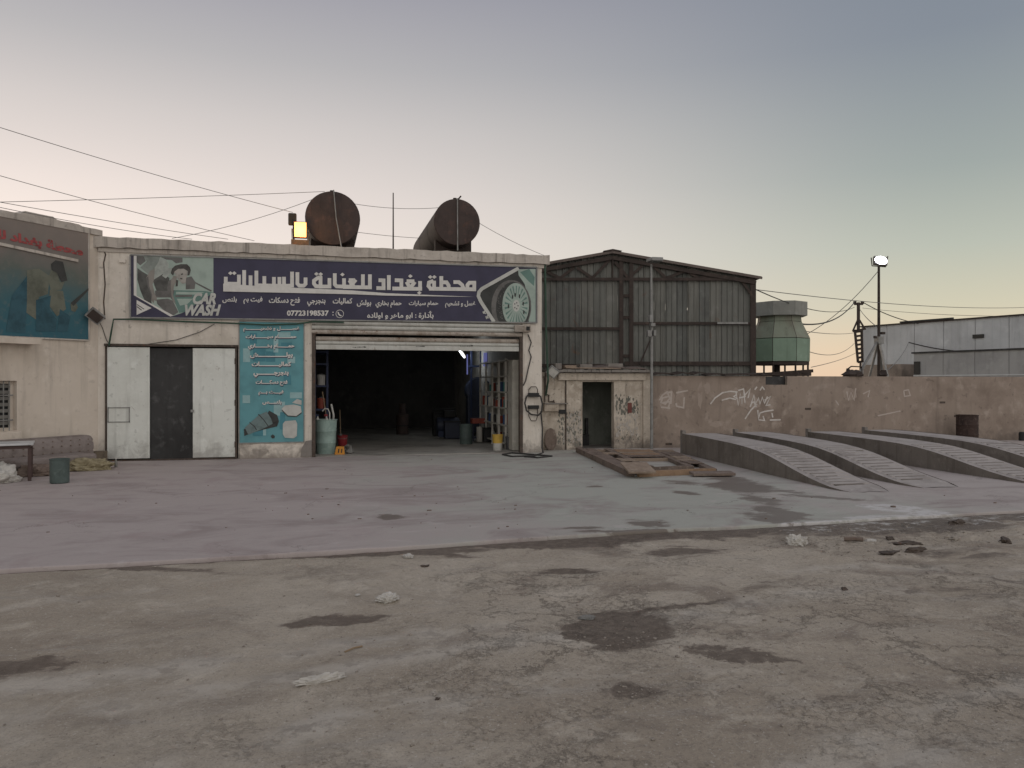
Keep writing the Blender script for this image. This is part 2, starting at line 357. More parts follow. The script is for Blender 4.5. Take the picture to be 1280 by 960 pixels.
m.put(vs.inputs['Vector'], m.vec('ADD', m.pos, m.vec('SCALE', m.vec('SUBTRACT', m.noise(14, 6, .7, 0, out='Color'), (.5,.5,.5)), .18)))
fc = m.math('MULTIPLY', m.math('MULTIPLY', m.step(vs.outputs['Distance'], .05, .01), m.step(m.noise(.9, 6, .65), .50, .60)), rgh)
c = m.mix(m.math('MULTIPLY', fc, .45), c, (.165,.142,.12))
tk = m.node('ShaderNodeAttribute'); tk.attribute_name = 'track'
tkn = m.math('MULTIPLY', tk.outputs['Fac'], m.step(m.noise(1.3, 6, .7), .40, .60))
c = m.mix(m.math('MULTIPLY', tkn, .7), c, (.585,.54,.475))
c = m.mix(m.math('MULTIPLY', m.math('MULTIPLY', tkn, m.step(m.noise(5, 6, .7), .50, .60)), .5), c, (.235,.20,.168))
sm = m.math('ADD', stain_mask(m, road_stains, .45, .25), m.math('MULTIPLY', m.math('SUBTRACT', m.noise(3.0, 10, .76, .6, m.vec('MULTIPLY', m.pos, (.55, 1.5, 1))), .5), 1.7))
c = m.mix(m.math('MULTIPLY', m.step(sm, .12, .5), .5), c, (.20,.165,.135))
wet = m.math('MULTIPLY', m.step(sm, .30, .56), .88)
at = m.node('ShaderNodeAttribute'); at.attribute_name = 'damp'
wet = m.math('MAXIMUM', wet, m.step(m.math('ADD', at.outputs['Fac'], m.math('MULTIPLY', m.math('SUBTRACT', m.noise(2.6, 8, .72), .5), 1.3)), .52, .66))
c = m.mix(wet, c, m.mix(m.step(m.noise(12, 5, .6), .4, .7), (.135,.104,.080), (.20,.162,.128)))
white = stain_mask(m, stain_list([(985,1130,661,6,-3,.9), (1050,1200,655,6,-3,1), (1150,1290,650,7,-4,.8)], GZ), .55)
c = m.mix(m.math('MULTIPLY', m.math('MULTIPLY', white, m.step(m.noise(3.2, 9, .75), .50, .60)), .8), c, (.62,.60,.57))
m.bump(m.math('SUBTRACT', m.math('ADD', m.math('ADD', m.math('MULTIPLY', f, 1.0), m.math('MULTIPLY', b, 2.2)), m.math('MULTIPLY', f2, .45)), m.math('ADD', m.math('MULTIPLY', cr, .8), m.math('MULTIPLY', fc, .5))), .7, .035)
ROAD = m.done(c, m.math('SUBTRACT', .92, m.math('MULTIPLY', wet, .42)))

yard_stains = stain_list([(462,512,646,9,0,.8), (925,985,625,8,9,.6), (925,1010,648,10,10,.7), (770,840,652,10,4,.55), (680,770,660,5,-2,.6),
    (898,962,610,11,10,.8), (945,1005,640,9,10,.8), (690,960,663,5,-2,.8), (765,850,655,8,3,.8), (870,960,600,7,10,.65), (960,1110,622,4,5,.7), (905,1040,613,5,8,.5), (828,880,616,4,4,.6), (800,900,603,6,3,.55), (990,1060,655,6,-2,.5), (735,760,608,3,0,.5)], 0)
m = N('yard_concrete')
sx = m.node('ShaderNodeSeparateXYZ'); m.put(sx.inputs[0], m.pos)
k = m.math('ADD', sx.outputs['X'], m.math('MULTIPLY', m.math('SUBTRACT', m.noise(.45, 9, .70, .8), .5), 10))
c = m.mix(m.step(k, 4.5, 9.5), (.415,.363,.344), (.392,.396,.352)); c = m.mix(m.step(k, 11.5, 15), c, (.43,.385,.362))
a = m.noise(.55, 8, .65, 1.0, m.vec('MULTIPLY', m.pos, (1, 1.7, 1))); c = m.mix(m.math('MULTIPLY', m.step(a, .46, .68), .75), c, (.285,.238,.226))
b = m.noise(2.4, 7, .65, .7, m.vec('MULTIPLY', m.pos, (.7, 1.5, 1))); c = m.mix(m.math('MULTIPLY', m.step(b, .54, .72), .55), c, (.50,.455,.435))
pk = m.noise(.9, 5, .6, .8, m.vec('ADD', m.pos, (11, 3, 0))); c = m.mix(m.math('MULTIPLY', m.step(pk, .54, .68), m.math('MULTIPLY', m.step(k, 9, 3), .5)), c, (.335,.268,.258))
f = m.noise(30, 6, .7); c = m.mix(m.math('MULTIPLY', m.step(f, .5, .75), .28), c, (.20,.18,.172))
sm = m.math('ADD', stain_mask(m, yard_stains, .45, .2), m.math('MULTIPLY', m.math('SUBTRACT', m.noise(2.6, 9, .74, .6, m.vec('MULTIPLY', m.pos, (.5, 1.5, 1))), .5), 1.7))
c = m.mix(m.math('MULTIPLY', m.step(sm, .15, .5), .45), c, (.235,.20,.175))
wet = m.math('MULTIPLY', m.step(sm, .30, .56), .8)
crk = m.node('ShaderNodeTexVoronoi', feature='DISTANCE_TO_EDGE'); crk.inputs['Scale'].default_value = .42
m.put(crk.inputs['Vector'], m.vec('ADD', m.pos, m.vec('SCALE', m.vec('SUBTRACT', m.noise(1.2, 8, .72, 0, out='Color'), (.5,.5,.5)), 1.4)))
c = m.mix(m.math('MULTIPLY', m.math('MULTIPLY', m.step(crk.outputs['Distance'], .008, .002), m.step(m.noise(.5, 4, .6), .5, .6)), .6), c, (.14,.12,.105))
c = m.mix(wet, c, (.15,.122,.10))
sp = stain_mask(m, stain_list([(1085,1180,637,8,6,1), (975,1085,652,3,-3,.9), (1060,1150,646,4,-1,.8), (1085,1130,633,3,3,.8)], 0), .3)
c = m.mix(m.math('MULTIPLY', sp, m.step(m.noise(6, 6, .7), .38, .56)), c, (.56,.545,.53))
m.bump(m.math('ADD', m.math('MULTIPLY', f, .5), b), .22, .012)
YARD = m.done(c, m.math('SUBTRACT', .85, m.math('MULTIPLY', wet, .45)))

ex = [-60, -9, 1.9, 5.6, 7.7, 9.2, 10.6, 12.4, 14.7, 22, 80]; ey = [-11.8, -11.5, -11.13, -11.0, -10.8, -10.74, -10.76, -10.70, -10.62, -10.4, -9]
def edge_y(X): return np.interp(X, ex, ey) + fbm(X, X*0, .9, 5, 3)*.05 + fbm(X, X*0, 7, 3, 5)*.016
xs = np.concatenate([[-900,-300,-90,-40,-20], np.arange(-9, 22.01, .055), [26,34,48,90,300,900]])
ys = np.concatenate([[-300,-90,-40,-24], np.arange(-17.8, -11.9, .055), np.arange(-11.9, -10.4, .022), [-8,-4,0,4,12,30,90,300,900]])
def road_z(X, Y):
    inn = np.clip((-10.2-Y)/.3, 0, 1)*np.clip((Y+20)/2, 0, 1)
    z = fbm(X, Y, .35, 3, 1)*.05 + fbm(X, Y, 1.7, 4, 9)*.030 + np.abs(fbm(X, Y, 4.3, 3, 21))*.022
    rough = np.clip(fbm(X, Y, .5, 2, 40)*3+.5, 0, 1)
    z += rough*np.abs(fbm(X, Y, 9, 3, 33))*.026
    z += np.clip((X-9)/4, 0, 1)*np.clip((Y+13.4)/1.5, 0, 1)*(np.abs(fbm(X, Y, 3, 4, 55))*.10)
    z *= np.clip((edge_y(X)-Y)/1.3, .12, 1)
    z -= .022*np.exp(-((edge_y(X)-.03-Y)/.05)**2)
    return GZ + (z-.004)*inn - .05*(1-inn)
gr = grid('ground', xs, ys, road_z, ROAD)
co = np.empty(len(gr.data.vertices)*3, np.float32); gr.data.vertices.foreach_get('co', co); co = co.reshape(-1, 3)
dist = edge_y(co[:, 0])-co[:, 1]
wd = np.interp(co[:, 0], [-9, 3.5, 5, 7, 9, 10.5, 12, 14, 22], [.13, .13, .30, .80, .90, .95, 1.1, 1.0, .8])*(1+.9*fbm(co[:, 0], co[:, 1], .8, 3, 90))
damp = np.maximum(np.clip(1.15-np.abs(dist)/np.maximum(wd, .03), 0, 1.0), 2.4*np.clip(1.35-np.abs(dist-.03)/.085, 0, 1))
tracks = []
for pts in ([(-60,905),(200,868),(420,835),(640,800),(860,770)], [(-60,862),(220,835),(430,806),(620,778)], [(900,1010),(1060,930),(1180,880),(1340,840)], [(1010,1020),(1150,950),(1340,890)], [(860,770),(1000,742),(1140,735),(1300,760)], [(950,715),(1100,706),(1300,712)], [(120,1000),(420,900),(700,850),(900,835)]):
    tracks.append([on_z(x, y, GZ) for x, y in pts])
td = np.full(len(co), 9.0)
for tr in tracks:
    for a, b_ in zip(tr[:-1], tr[1:]):
        ax, ay, bx2, by2 = a.x, a.y, b_.x, b_.y; L2 = (bx2-ax)**2+(by2-ay)**2
        t = np.clip(((co[:, 0]-ax)*(bx2-ax)+(co[:, 1]-ay)*(by2-ay))/L2, 0, 1); td = np.minimum(td, np.hypot(co[:, 0]-ax-t*(bx2-ax), co[:, 1]-ay-t*(by2-ay)))
td = td+fbm(co[:, 0], co[:, 1], 1.2, 4, 61)*.12
gr.data.attributes.new('track', 'FLOAT', 'POINT').data.foreach_set('value', (np.exp(-(td/.13)**2)).astype(np.float32))
gr.data.attributes.new('damp', 'FLOAT', 'POINT').data.foreach_set('value', damp.astype(np.float32))
xs2 = np.concatenate([[-60,-30,-15], np.arange(-9, 24, .16), [30,45,80]]); ts = np.concatenate([[-.0013, -.0011, -.0008, -.0003, 0.0012], np.linspace(.006, 1, 90)])
def yard_edge(X, T):
    e = edge_y(X)
    return X, e + T*(.72-e)
def yard_z(X, Y):
    e = np.interp(X, ex, ey); z = fbm(X, Y, .4, 4, 77)*.014
    d = np.tile(ts[:, None], (1, X.shape[1])); return z - np.where(d < -.0012, .14, np.where(d < -.0009, .045, np.where(d < -.0005, .012, np.where(d < 0, .003, 0))))
grid('pavement', xs2, ts, yard_z, YARD, edge=yard_edge)

# loose stones (nobody could count them)
def pebbles():
    bm_v = []; bm_f = []
    ico = [(0,0,1),(.894,0,.447),(.276,.851,.447),(-.724,.526,.447),(-.724,-.526,.447),(.276,-.851,.447),(.724,.526,-.3),(-.276,.851,-.3),(-.894,0,-.3),(-.276,-.851,-.3),(.724,-.526,-.3)]
    fc = [(0,1,2),(0,2,3),(0,3,4),(0,4,5),(0,5,1),(1,6,2),(2,7,3),(3,8,4),(4,9,5),(5,10,1),(6,7,2),(7,8,3),(8,9,4),(9,10,5),(10,6,1)]
    spots = [(775,795,60,26,170), (860,815,90,14,150), (790,862,45,16,150), (1100,668,150,14,420), (1160,660,120,12,260), (600,880,120,60,60), (1200,905,60,40,90), (950,740,330,90,150), (400,850,380,90,90), (560,690,300,14,50), (700,790,600,110,1100), (850,900,600,70,900), (1130,672,170,22,500), (880,690,240,12,160)]
    P = []
    for cx, cy, sx_, sy_, n in spots:
        for i in range(n):
            px = random.gauss(cx, sx_*.6); py = max(655, min(1000, random.gauss(cy, sy_*.6))); P.append(on_z(px, py, GZ))
    P = [p for p in P if p.y < -11.0 and p.y > -17.7 and -9 < p.x < 21]
    Z = road_z(np.array([p.x for p in P]), np.array([p.y for p in P]))
    for p, z in zip(P, Z):
        r = min(.024, .0036*math.exp(random.gauss(0, .6))) * (1.6 if p.x > 10 and p.y > -12.6 else 1)
        a = random.random()*6.28; s2 = random.uniform(.5, 1); o = len(bm_v)
        for x, y, zz in ico:
            k = r*random.uniform(.75, 1.2); X = x*k; Y = y*k*s2
            bm_v.append((p.x+X*math.cos(a)-Y*math.sin(a), p.y+X*math.sin(a)+Y*math.cos(a), z+zz*k*.6+r*.2))
        bm_f.extend(tuple(i+o for i in f_) for f_ in fc)
    b = MB(); b.v = bm_v; b.f = bm_f
    b.build('gravel', 'concrete', kind='stuff', fix=False)
def yard_specks():
    b = MB(); rs = random.Random(4)
    for i in range(120):
        p = on_z(rs.gauss(560, 330), rs.uniform(572, 672)); r = .006*math.exp(rs.gauss(0, .7))
        if not (-6 < p.x < 16 and -10.6 < p.y < -.3): continue
        a = rs.random()*6.28; n = rs.randint(5, 7); top = [p+Vector((math.cos(a+6.283*k/n)*r*rs.uniform(.7, 1.8), math.sin(a+6.283*k/n)*r*rs.uniform(.7, 1.2), .004+r*.3)) for k in range(n)]
        b.add([Vector((q.x, q.y, -.02)) for q in top]+top, [tuple(range(n, 2*n))]+[(k, (k+1) % n, (k+1) % n+n, k+n) for k in range(n)])
    b.build('grit', 'wood_old', kind='stuff', fix=False)
yard_specks()
weathered('stone', (.30,.268,.23), (.19,.165,.14), (.42,.385,.34), .9, 5)
pebbles(); bpy.data.objects['gravel'].data.materials[0] = MAT['stone']

# ------------------------------------------------------------------ car wash hall
hall = thing('car_wash_building', 'cream flat-roofed car wash building with half-raised roller shutter and white steel doors', 'building', (5.25, 0, 0))
T = .28; XL, XR, ZT = -.02, 10.55, 4.97
fw = MB()
def fwall(x0, x1, z0, z1): fw.box(x0, x1, 0, T, z0, z1)
fwall(-.6, .04, -.1, 2.72); fwall(2.95, 4.67, -.1, 3.38); fwall(10.02, XR, -.1, 3.38); fwall(-.6, 2.95, 2.72, 3.38); fwall(-.6, XR, 3.38, ZT)
fw.build('front_wall', 'plaster', hall)
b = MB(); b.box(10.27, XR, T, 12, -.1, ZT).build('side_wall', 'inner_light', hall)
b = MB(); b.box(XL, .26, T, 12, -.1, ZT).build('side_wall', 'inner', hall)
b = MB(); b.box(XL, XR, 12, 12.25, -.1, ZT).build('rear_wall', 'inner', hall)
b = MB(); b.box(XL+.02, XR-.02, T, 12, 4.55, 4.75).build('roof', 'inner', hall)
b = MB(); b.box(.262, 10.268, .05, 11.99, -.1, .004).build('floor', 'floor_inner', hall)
# parapet coping: a beam with chipped lower edge
b = MB(); n = 60; pr = []
for i in range(n+1):
    x = -.2+(10.74+.2)*i/n; j = random.uniform(-.012, .012); j2 = random.uniform(-.014, .02)
    pr.append((x, 4.955+j2, 5.195+j))
for y0 in (-.10, .33):
    for x, z0, z1 in pr: b.v.append((x, y0, z0)); b.v.append((x, y0, z1))
for i in range(n):
    q = 2*i; o = 2*(n+1)
    b.f += [(q, q+2, q+3, q+1), (q+o, q+1+o, q+3+o, q+2+o), (q+1, q+3, q+3+o, q+1+o), (q, q+o, q+2+o, q+2)]
b.f += [(0, 1, 2*(n+1)+1, 2*(n+1)), (2*n, 2*n+2*(n+1), 2*n+1+2*(n+1), 2*n+1)]
b.build('coping', 'coping', hall)
b = MB(); b.box(-.12, 10.66, -.035, .0, 4.86, 4.95).build('moulding', 'coping', hall)
# raised render patches on the foot of the pier
b = MB(); b.prism([(2.99, 0, .0), (4.62, 0, .0), (4.60, 0, .34), (4.1, 0, .30), (3.5, 0, .36), (3.0, 0, .31)], (0, -.03, 0)).build('plinth', 'plaster', hall)
b = MB(); b.prism([(4.40, 0, .02), (4.66, 0, .02), (4.66, 0, .42), (4.52, 0, .40), (4.42, 0, .22)], (0, -.045, 0)).build('mortar_patch', 'concrete', hall)
b = MB(); b.box(4.665, 4.75, -.03, .10, 0, 3.32).build('shutter_rail', 'frame_brown', hall)
b = MB(); b.box(9.94, 10.025, -.03, .10, 0, 3.32).build('shutter_rail', 'frame_brown', hall)
b = MB(); b.box(.26, 4.6, .4, .5, 0, 3.4).build('partition', 'inner', hall)   # wall behind the steel doors
# steel doors
fr = MB(); fr.box(.02, 2.95, -.06, .02, 2.68, 2.735); fr.box(.035, .07, -.04, .02, .02, 2.68); fr.box(2.885, 2.925, -.04, .02, .02, 2.68); fr.box(.07, 2.885, -.02, .03, -.02, .035)
fr.build('door_frame', 'frame_brown', hall)
d1 = MB().box(.075, .985, -.02, .02, .06, 2.66).build('door', 'steel_white', hall, bevel=.006)
b = MB(); b.box(.945, .985, -.035, -.021, .07, 2.65).build('edge_strip', 'steel_white', d1)
h = MB(); hz0, hz1 = on_y(145, 528).z, on_y(145, 509).z
for x0, x1, z0, z1 in ((.09, .56, hz1-.02, hz1), (.09, .56, hz0, hz0+.02), (.09, .11, hz0, hz1), (.54, .56, hz0, hz1)): h.box(x0, x1, -.035, -.02, z0, z1)
h.build('hatch', 'galv', d1)
d2 = MB().box(1.93, 2.88, -.03, .01, .05, 2.65).build('door', 'steel_white', hall, bevel=.006)
MB().box(1.89, 1.96, -.08, -.03, 1.13, 1.19).build('handle', 'galv', d2)
for dd_, xs_ in ((d1, .055), (d2, 2.885)):
    for zq in (.35, 1.35, 2.35): MB().tube([(xs_, -.035, zq-.07), (xs_, -.035, zq+.07)], .018, 8).build('hinge', 'frame_brown', dd_)
d3 = MB().box(.985, 1.93, .03, .06, .03, 2.64).build('door', 'steel_dark', hall); d3['label'] = 'dark steel panel between the two white doors'
# shutter: rounded slats in a raised pack, then two slats hanging behind
sh = MB().box(4.70, 9.98, .12, .26, 3.30, 3.42).build('roller_shutter', 'shutter', hall)
def slat(z0, z1, y, x0, x1, mat='shutter'):
    b = MB(); n = 7
    pts = [(y - .035*math.sin(math.pi*i/(n-1))**.7, z0+(z1-z0)*i/(n-1)) for i in range(n)]
    for yy, zz in pts: b.v.append((x0, yy, zz)); b.v.append((x1, yy, zz))
    for yy, zz in ((y+.03, z1), (y+.03, z0)): b.v.append((x0, yy, zz)); b.v.append((x1, yy, zz))
    k = n+2
    for i in range(k): b.f.append((2*i, 2*i+1, 2*((i+1)%k)+1, 2*((i+1)%k)))
    b.f.append(tuple(2*i for i in range(k))); b.f.append(tuple(2*i+1 for i in range(k))[::-1])
    return b.build('slat', mat, sh)
zz = [3.36, 3.25, 3.14, 3.03]
for i in range(3): slat(zz[i+1]+.008, zz[i], -.02, 4.66, 10.0, 'shutter' if i < 2 else 'shutter_rust')
slat(2.87, 2.98, .06, 4.76, 9.93, 'shutter_rust'); slat(2.775, 2.865, .055, 4.76, 9.93)
MB().box(4.76, 9.93, .0, .05, 2.655, 2.772).build('bottom_bar', 'shutter', sh, bevel=.008)
mk = MB()
for l, r_ in ((441, 458), (520, 530), (575, 591)):
    x = l
    while x < r_:
        p0 = on_y(x, 434.2-(x-441)*.012, -.003); mk.box(p0.x, p0.x+random.uniform(.01, .035), -.004, 0, p0.z-.008, p0.z+random.uniform(.004, .022)); x += random.uniform(1.2, 2.6)
mk.build('marking', 'label_dark', sh, kind='stuff')
mb = MB().box(9.78, 10.2, -.17, -.0, 3.16, 3.34).build('motor_box', 'shutter_rust', hall, bevel=.01)
g = MB()
for i in range(9): g.box(9.80+i*.028, 9.812+i*.028, -.185, -.17, 3.18, 3.32)
g.build('cooling_fin', 'shutter_rust', mb, kind='stuff')
MB().box(10.08, 10.17, -.19, -.17, 3.2, 3.30).build('cover', 'label_dark', mb)
jb = MB().box(.33, .47, -.05, 0, 4.62, 4.70).build('junction_box', 'plaster', hall, bevel=.005)
b = MB()
ck = [(0.0, 4.9), (.04, 4.8), (.0, 4.6), (.03, 4.1), (-.0, 3.7), (.025, 3.3)]
b.tube([(x, -.005, z) for x, z in ck], .014, 5).build('crack', 'frame_brown', hall)

# text helpers (letters joined by their presentation forms)
AR = {}
for ch, base, n in [('ا',0xFE8D,2),('أ',0xFE83,2),('ب',0xFE8F,4),('ة',0xFE93,2),('ت',0xFE95,4),('ج',0xFE9D,4),('ح',0xFEA1,4),('خ',0xFEA5,4),('د',0xFEA9,2),('ر',0xFEAD,2),('س',0xFEB1,4),('ش',0xFEB5,4),('ص',0xFEB9,4),('ط',0xFEC1,4),('ع',0xFEC9,4),('غ',0xFECD,4),('ف',0xFED1,4),('ق',0xFED5,4),('ك',0xFED9,4),('ل',0xFEDD,4),('م',0xFEE1,4),('ن',0xFEE5,4),('ه',0xFEE9,4),('و',0xFEED,2),('ي',0xFEF1,4)]: AR[ch] = (base, n)
def arabic(s):
    out = []
    for i, c in enumerate(s):
        if c in AR:
            bs, n = AR[c]; p = i > 0 and ((s[i-1] in AR and AR[s[i-1]][1] == 4) or s[i-1] == 'ـ')
            q = n == 4 and i+1 < len(s) and (s[i+1] in AR or s[i+1] == 'ـ')
            out.append(chr(bs+((3 if p else 2) if q else (1 if p else 0))))
        else: out.append(c)
    return ''.join(reversed(out))
def glyphs(s, bold=.0, shear=0.0):
    c = bpy.data.curves.new('lettering', 'FONT'); c.body = s; c.offset = bold; c.shear = shear; c.resolution_u = 3
    o = bpy.data.objects.new('lettering', c); COL.objects.link(o)
    dg = bpy.context.evaluated_depsgraph_get(); me = bpy.data.meshes.new_from_object(o.evaluated_get(dg), depsgraph=dg)
    V = np.array([v.co[:2] for v in me.vertices]); F = [tuple(p.vertices) for p in me.polygons]
    bpy.data.objects.remove(o); bpy.data.curves.remove(c); bpy.data.meshes.remove(me); return V, F
def text_fit(mb, s, l, r, t, btm, place, bold=.02, shear=0., slope=0.):
    """place(px,py) -> point on the board; the words fill the measured box"""
    V, F = glyphs(s, bold, shear); lo, hi = V.min(0), V.max(0); U = (V-lo)/(hi-lo)
    par = list(range(len(V)))                    # letters that touch are laid at slightly different heights
    def root(a):
        while par[a] != a: par[a] = par[par[a]]; a = par[a]
        return a
    for f in F:
        for i in f[1:]: par[root(f[0])] = root(i)
    ids = {}; P = [place(l+u*(r-l), btm-v*(btm-t)+slope*(u-.5)*(r-l)) for u, v in U]
    for i in range(len(P)):
        k = ids.setdefault(root(i), len(ids)); P[i] = P[i]+(EYE-P[i]).normalized()*(.0003*(k % 12))
    mb.add(P, F)
def strokes(mb, lines, wd, pf, tf, e=.006):
    """lines: polylines in drawing units; square-ended bands of constant width, each laid a hair above the last"""
    for li, ln in enumerate(lines):
        place = pf(e+li*.00022)
        P = [Vector(p) for p in ln]; L = []; Rr = []
        for i, p in enumerate(P):
            d0 = (P[i]-P[i-1]).normalized() if i else (P[1]-P[0]).normalized()
            d1 = (P[i+1]-P[i]).normalized() if i < len(P)-1 else d0
            n0 = Vector((-d0.y, d0.x)); n1 = Vector((-d1.y, d1.x)); nn = (n0+n1); nn = nn.normalized() if nn.length > .2 else n0
            k = min(1.6, 1/max(.4, nn.dot(n0))); L.append(p+nn*wd/2*k); Rr.append(p-nn*wd/2*k)
        for i in range(len(P)-1):
            mb.add([place(*tf(*q)) for q in (L[i], L[i+1], Rr[i+1], Rr[i])], [(0, 1, 2, 3)])

# ------------------------------------------------------------------ main banner
ban = thing('shop_banner', 'wide navy banner with white Arabic lettering over the shutter, car wash pictures at its ends', 'banner', (5.5, 0, 3.35))
BY = -.055
B = lambda e: (lambda px, py: on_y(px, py, BY-e))
c4 = [on_y(163, 318.5, BY), on_y(671, 334, BY), on_y(671, 403.5, BY), on_y(163, 397, BY)]
MB().prism(c4, (0, .04, 0)).build('board', 'print_navy', ban)
fr = MB()
for i in range(4):
    a, b_ = c4[i], c4[(i+1) % 4]; fr.beam(a+Vector((0, -.006, 0)), b_+Vector((0, -.006, 0)), .03, .03)
fr.build('frame', 'galv', ban)
A1 = lambda x, y: (270+x/7.53, 325+y/7.53); B1 = lambda x, y: (430+x/7.53, 325+y/7.53)
D1 = lambda x, y: (155+x/9.846, 315+y/9.846); C1_ = lambda x, y: (590+x/12, 330+y/12)
t = MB(); W_ = 35
strokes(t, [[(92,158),(92,225)], [(76,222),(232,225)], [(216,226),(216,138)], [(265,95),(265,236)], [(325,145),(325,240)], [(380,100),(380,242)], [(365,238),(645,244)],
    [(455,240),(455,152)], [(545,244),(545,160)], [(597,244),(597,160)], [(640,250),(640,158)], [(716,110),(716,240)], [(733,240),(640,244)],
    [(766,115),(766,222),(785,242),(825,242),(843,225),(843,165)], [(962,165),(922,195),(922,222),(940,246),(985,250)], [(984,250),(984,155)], [(955,165),(1000,165)], [(970,250),(1085,250)], [(1068,252),(1068,170)],
    [(1118,125),(1118,230),(1135,248),(1290,252)], [(1205,248),(1205,172)]], W_, B, A1)
strokes(t, [[(45,190),(105,190)], [(50,190),(72,225),(100,258)], [(112,185),(62,245)], [(-10,254),(262,258)], [(178,135),(178,258)], [(244,135),(244,262)],
    [(325,190),(372,192),(372,270)], [(305,264),(390,266)], [(422,142),(422,282)], [(478,190),(540,192),(540,262)], [(455,268),(735,272)], [(590,200),(662,200)], [(588,205),(622,262)], [(668,205),(628,258)],
    [(716,198),(716,276)], [(842,195),(800,212),(795,245),(815,268),(850,272)], [(848,195),(848,272)], [(800,270),(1243,276)], [(916,152),(916,270)], [(905,210),(965,210),(985,240),(985,270)],
    [(1030,208),(1080,208),(1112,235),(1128,276)], [(1160,276),(1162,235),(1180,214),(1243,214)], [(1226,205),(1226,285)]], W_, B, B1, .014)
def dia(cx, cy, r, tf): t.poly([B(.0245)(*tf(cx+r*a, cy+r*b_)) for a, b_ in ((-1.05,0),(0,-.85),(1.05,0),(0,.85))])
for x, y in ((136,124),(172,124),(945,131),(985,133),(1190,137)): dia(x, y, 21, A1)
for x, y in ((624,152),(709,309),(812,160),(850,160)): dia(x, y, 21, B1)
for x, y in ((1052,285),(1088,285),(440,262),(476,262)): pass
t.poly([B(.0255)(*A1(x, y)) for x, y in ((68,222),(68,296),(1280,322))]+[B(.0255)(*B1(x, y)) for x, y in ((400,335),(1232,347),(400,312),(75,286))]+[B(.0255)(*A1(x, y)) for x, y in ((850,266),(450,248))])
t.build('lettering', 'print_white', ban, fix=False, kind='stuff')
t = MB(); pl = B(.005)
for s, l, r_, tp, bt in (('بلنص',278,296,370.8,378.8), ('فيت بم',304.3,328.2,370.8,380), ('فتح دسكات',336,375,371.5,382), ('بنجرجي',384,406.8,374,382.8), ('كماليات',416,440.4,372.5,381), ('بولش',446,464,374.8,383.4), ('حمام بخاري',469.4,502,375.5,384.8), ('حمام سيارات',511,547.8,376,384), ('غسل و تشحيم',556.4,594.3,376,384.8), ('بأدارة : ابو ماهر و اولاده',459,542,388.7,399.4)):
    text_fit(t, arabic(s), l, r_, tp, bt, pl, .027)
text_fit(t, '07723198537', 358.7, 411, 388, 394.9, pl, .036); text_fit(t, ':', 415.5, 417, 389.5, 394.5, pl, .02)
def arc(cx, cy, r, a0, a1, n=16): return [(cx+r*math.cos(R(a0+(a1-a0)*i/n)), cy+r*math.sin(R(a0+(a1-a0)*i/n))) for i in range(n+1)]
strokes(t, [arc(424.7, 392.3, 4.8, 0, 360, 22)], .6, B, lambda x, y: (x, y))
strokes(t, [[(422.7,390),(423.1,392.3),(424.6,394),(426.8,394.8)]], 1.5, B, lambda x, y: (x, y))
t.build('small_lettering', 'print_white', ban, fix=False, kind='stuff')
def pic(name, mat, polys, e, tf, par, base=None):
    q = MB()
    for i, p in enumerate(polys): q.poly([(base or B)(e+i*.0001)(*tf(*xy)) for xy in p])
    return q.build(name, mat, par, fix=False, kind='stuff' if len(polys) > 1 else None)
plain('print_shirt', (.40,.43,.395), .6, 0, .3, 5); plain('print_shirt_shade', (.255,.285,.26), .6, 0, .3, 5); plain('print_apron', (.105,.105,.098), .6, 0, .4, 6); plain('print_face', (.385,.365,.33), .6, 0, .3, 8); plain('print_hair', (.085,.08,.074), .6, 0, .4, 9)
pic('picture', 'print_teal_pale', [[(160,45),(1100,72),(1100,500),(740,740),(600,790),(150,545)]], .003, D1, ban)
pic('picture', 'print_grey', [[(160,50),(240,50),(270,110),(200,165),(160,130)], [(450,60),(720,70),(720,128),(640,140),(590,100),(520,95)], [(760,315),(830,300),(880,370),(870,455),(760,460)], [(380,475),(620,470),(620,560),(390,560)]], .0040, D1, ban)
pic('picture', 'print_teal', [[(620,470),(1000,480),(1100,500),(740,740),(680,750),(600,560)]], .0045, D1, ban)
pic('picture', 'print_teal_pale', [[(640,490),(990,495),(900,525),(640,520)], [(650,575),(850,575),(780,640),(690,660)]], .0052, D1, ban)
pic('picture', 'print_apron', [[(165,195),(215,235),(300,285),(300,400),(330,520),(340,640),(250,590),(200,470),(165,340)], [(350,330),(470,260),(560,320),(545,480),(400,478),(370,400)]], .0056, D1, ban)
pic('picture', 'print_shirt_shade', [[(240,48),(440,55),(450,120),(390,200),(370,250),(300,275),(200,190),(280,115)]], .0064, D1, ban)
pic('picture', 'print_shirt', [[(380,190),(430,110),(445,62),(520,100),(552,150),(540,215),(470,275),(400,320),(360,345),(355,270)], [(468,292),(530,205),(580,190),(600,225),(560,275),(515,325)]], .0072, D1, ban)
pic('picture', 'print_skin', [[(320,235),(378,205),(372,330),(352,400),(378,505),(405,570),(400,605),(372,592),(366,632),(338,600),(330,510),(290,420),(270,320)], [(575,350),(610,290),(655,300),(640,370),(612,430),(604,530),(640,650),(600,600),(575,520)]], .0080, D1, ban)
pic('picture', 'print_grey', [[(270,320),(300,300),(310,420),(345,520),(345,600),(330,520),(290,420)], [(545,360),(580,335),(576,420),(582,520),(600,600),(540,520),(530,430)], [(400,585),(540,572),(600,600),(670,740),(600,785),(520,745),(410,640)]], .0086, D1, ban)
pic('picture', 'print_face', [[(612,245),(660,208),(730,205),(782,228),(778,290),(764,330),(758,385),(715,392),(690,360),(660,330),(640,290)]], .0092, D1, ban)
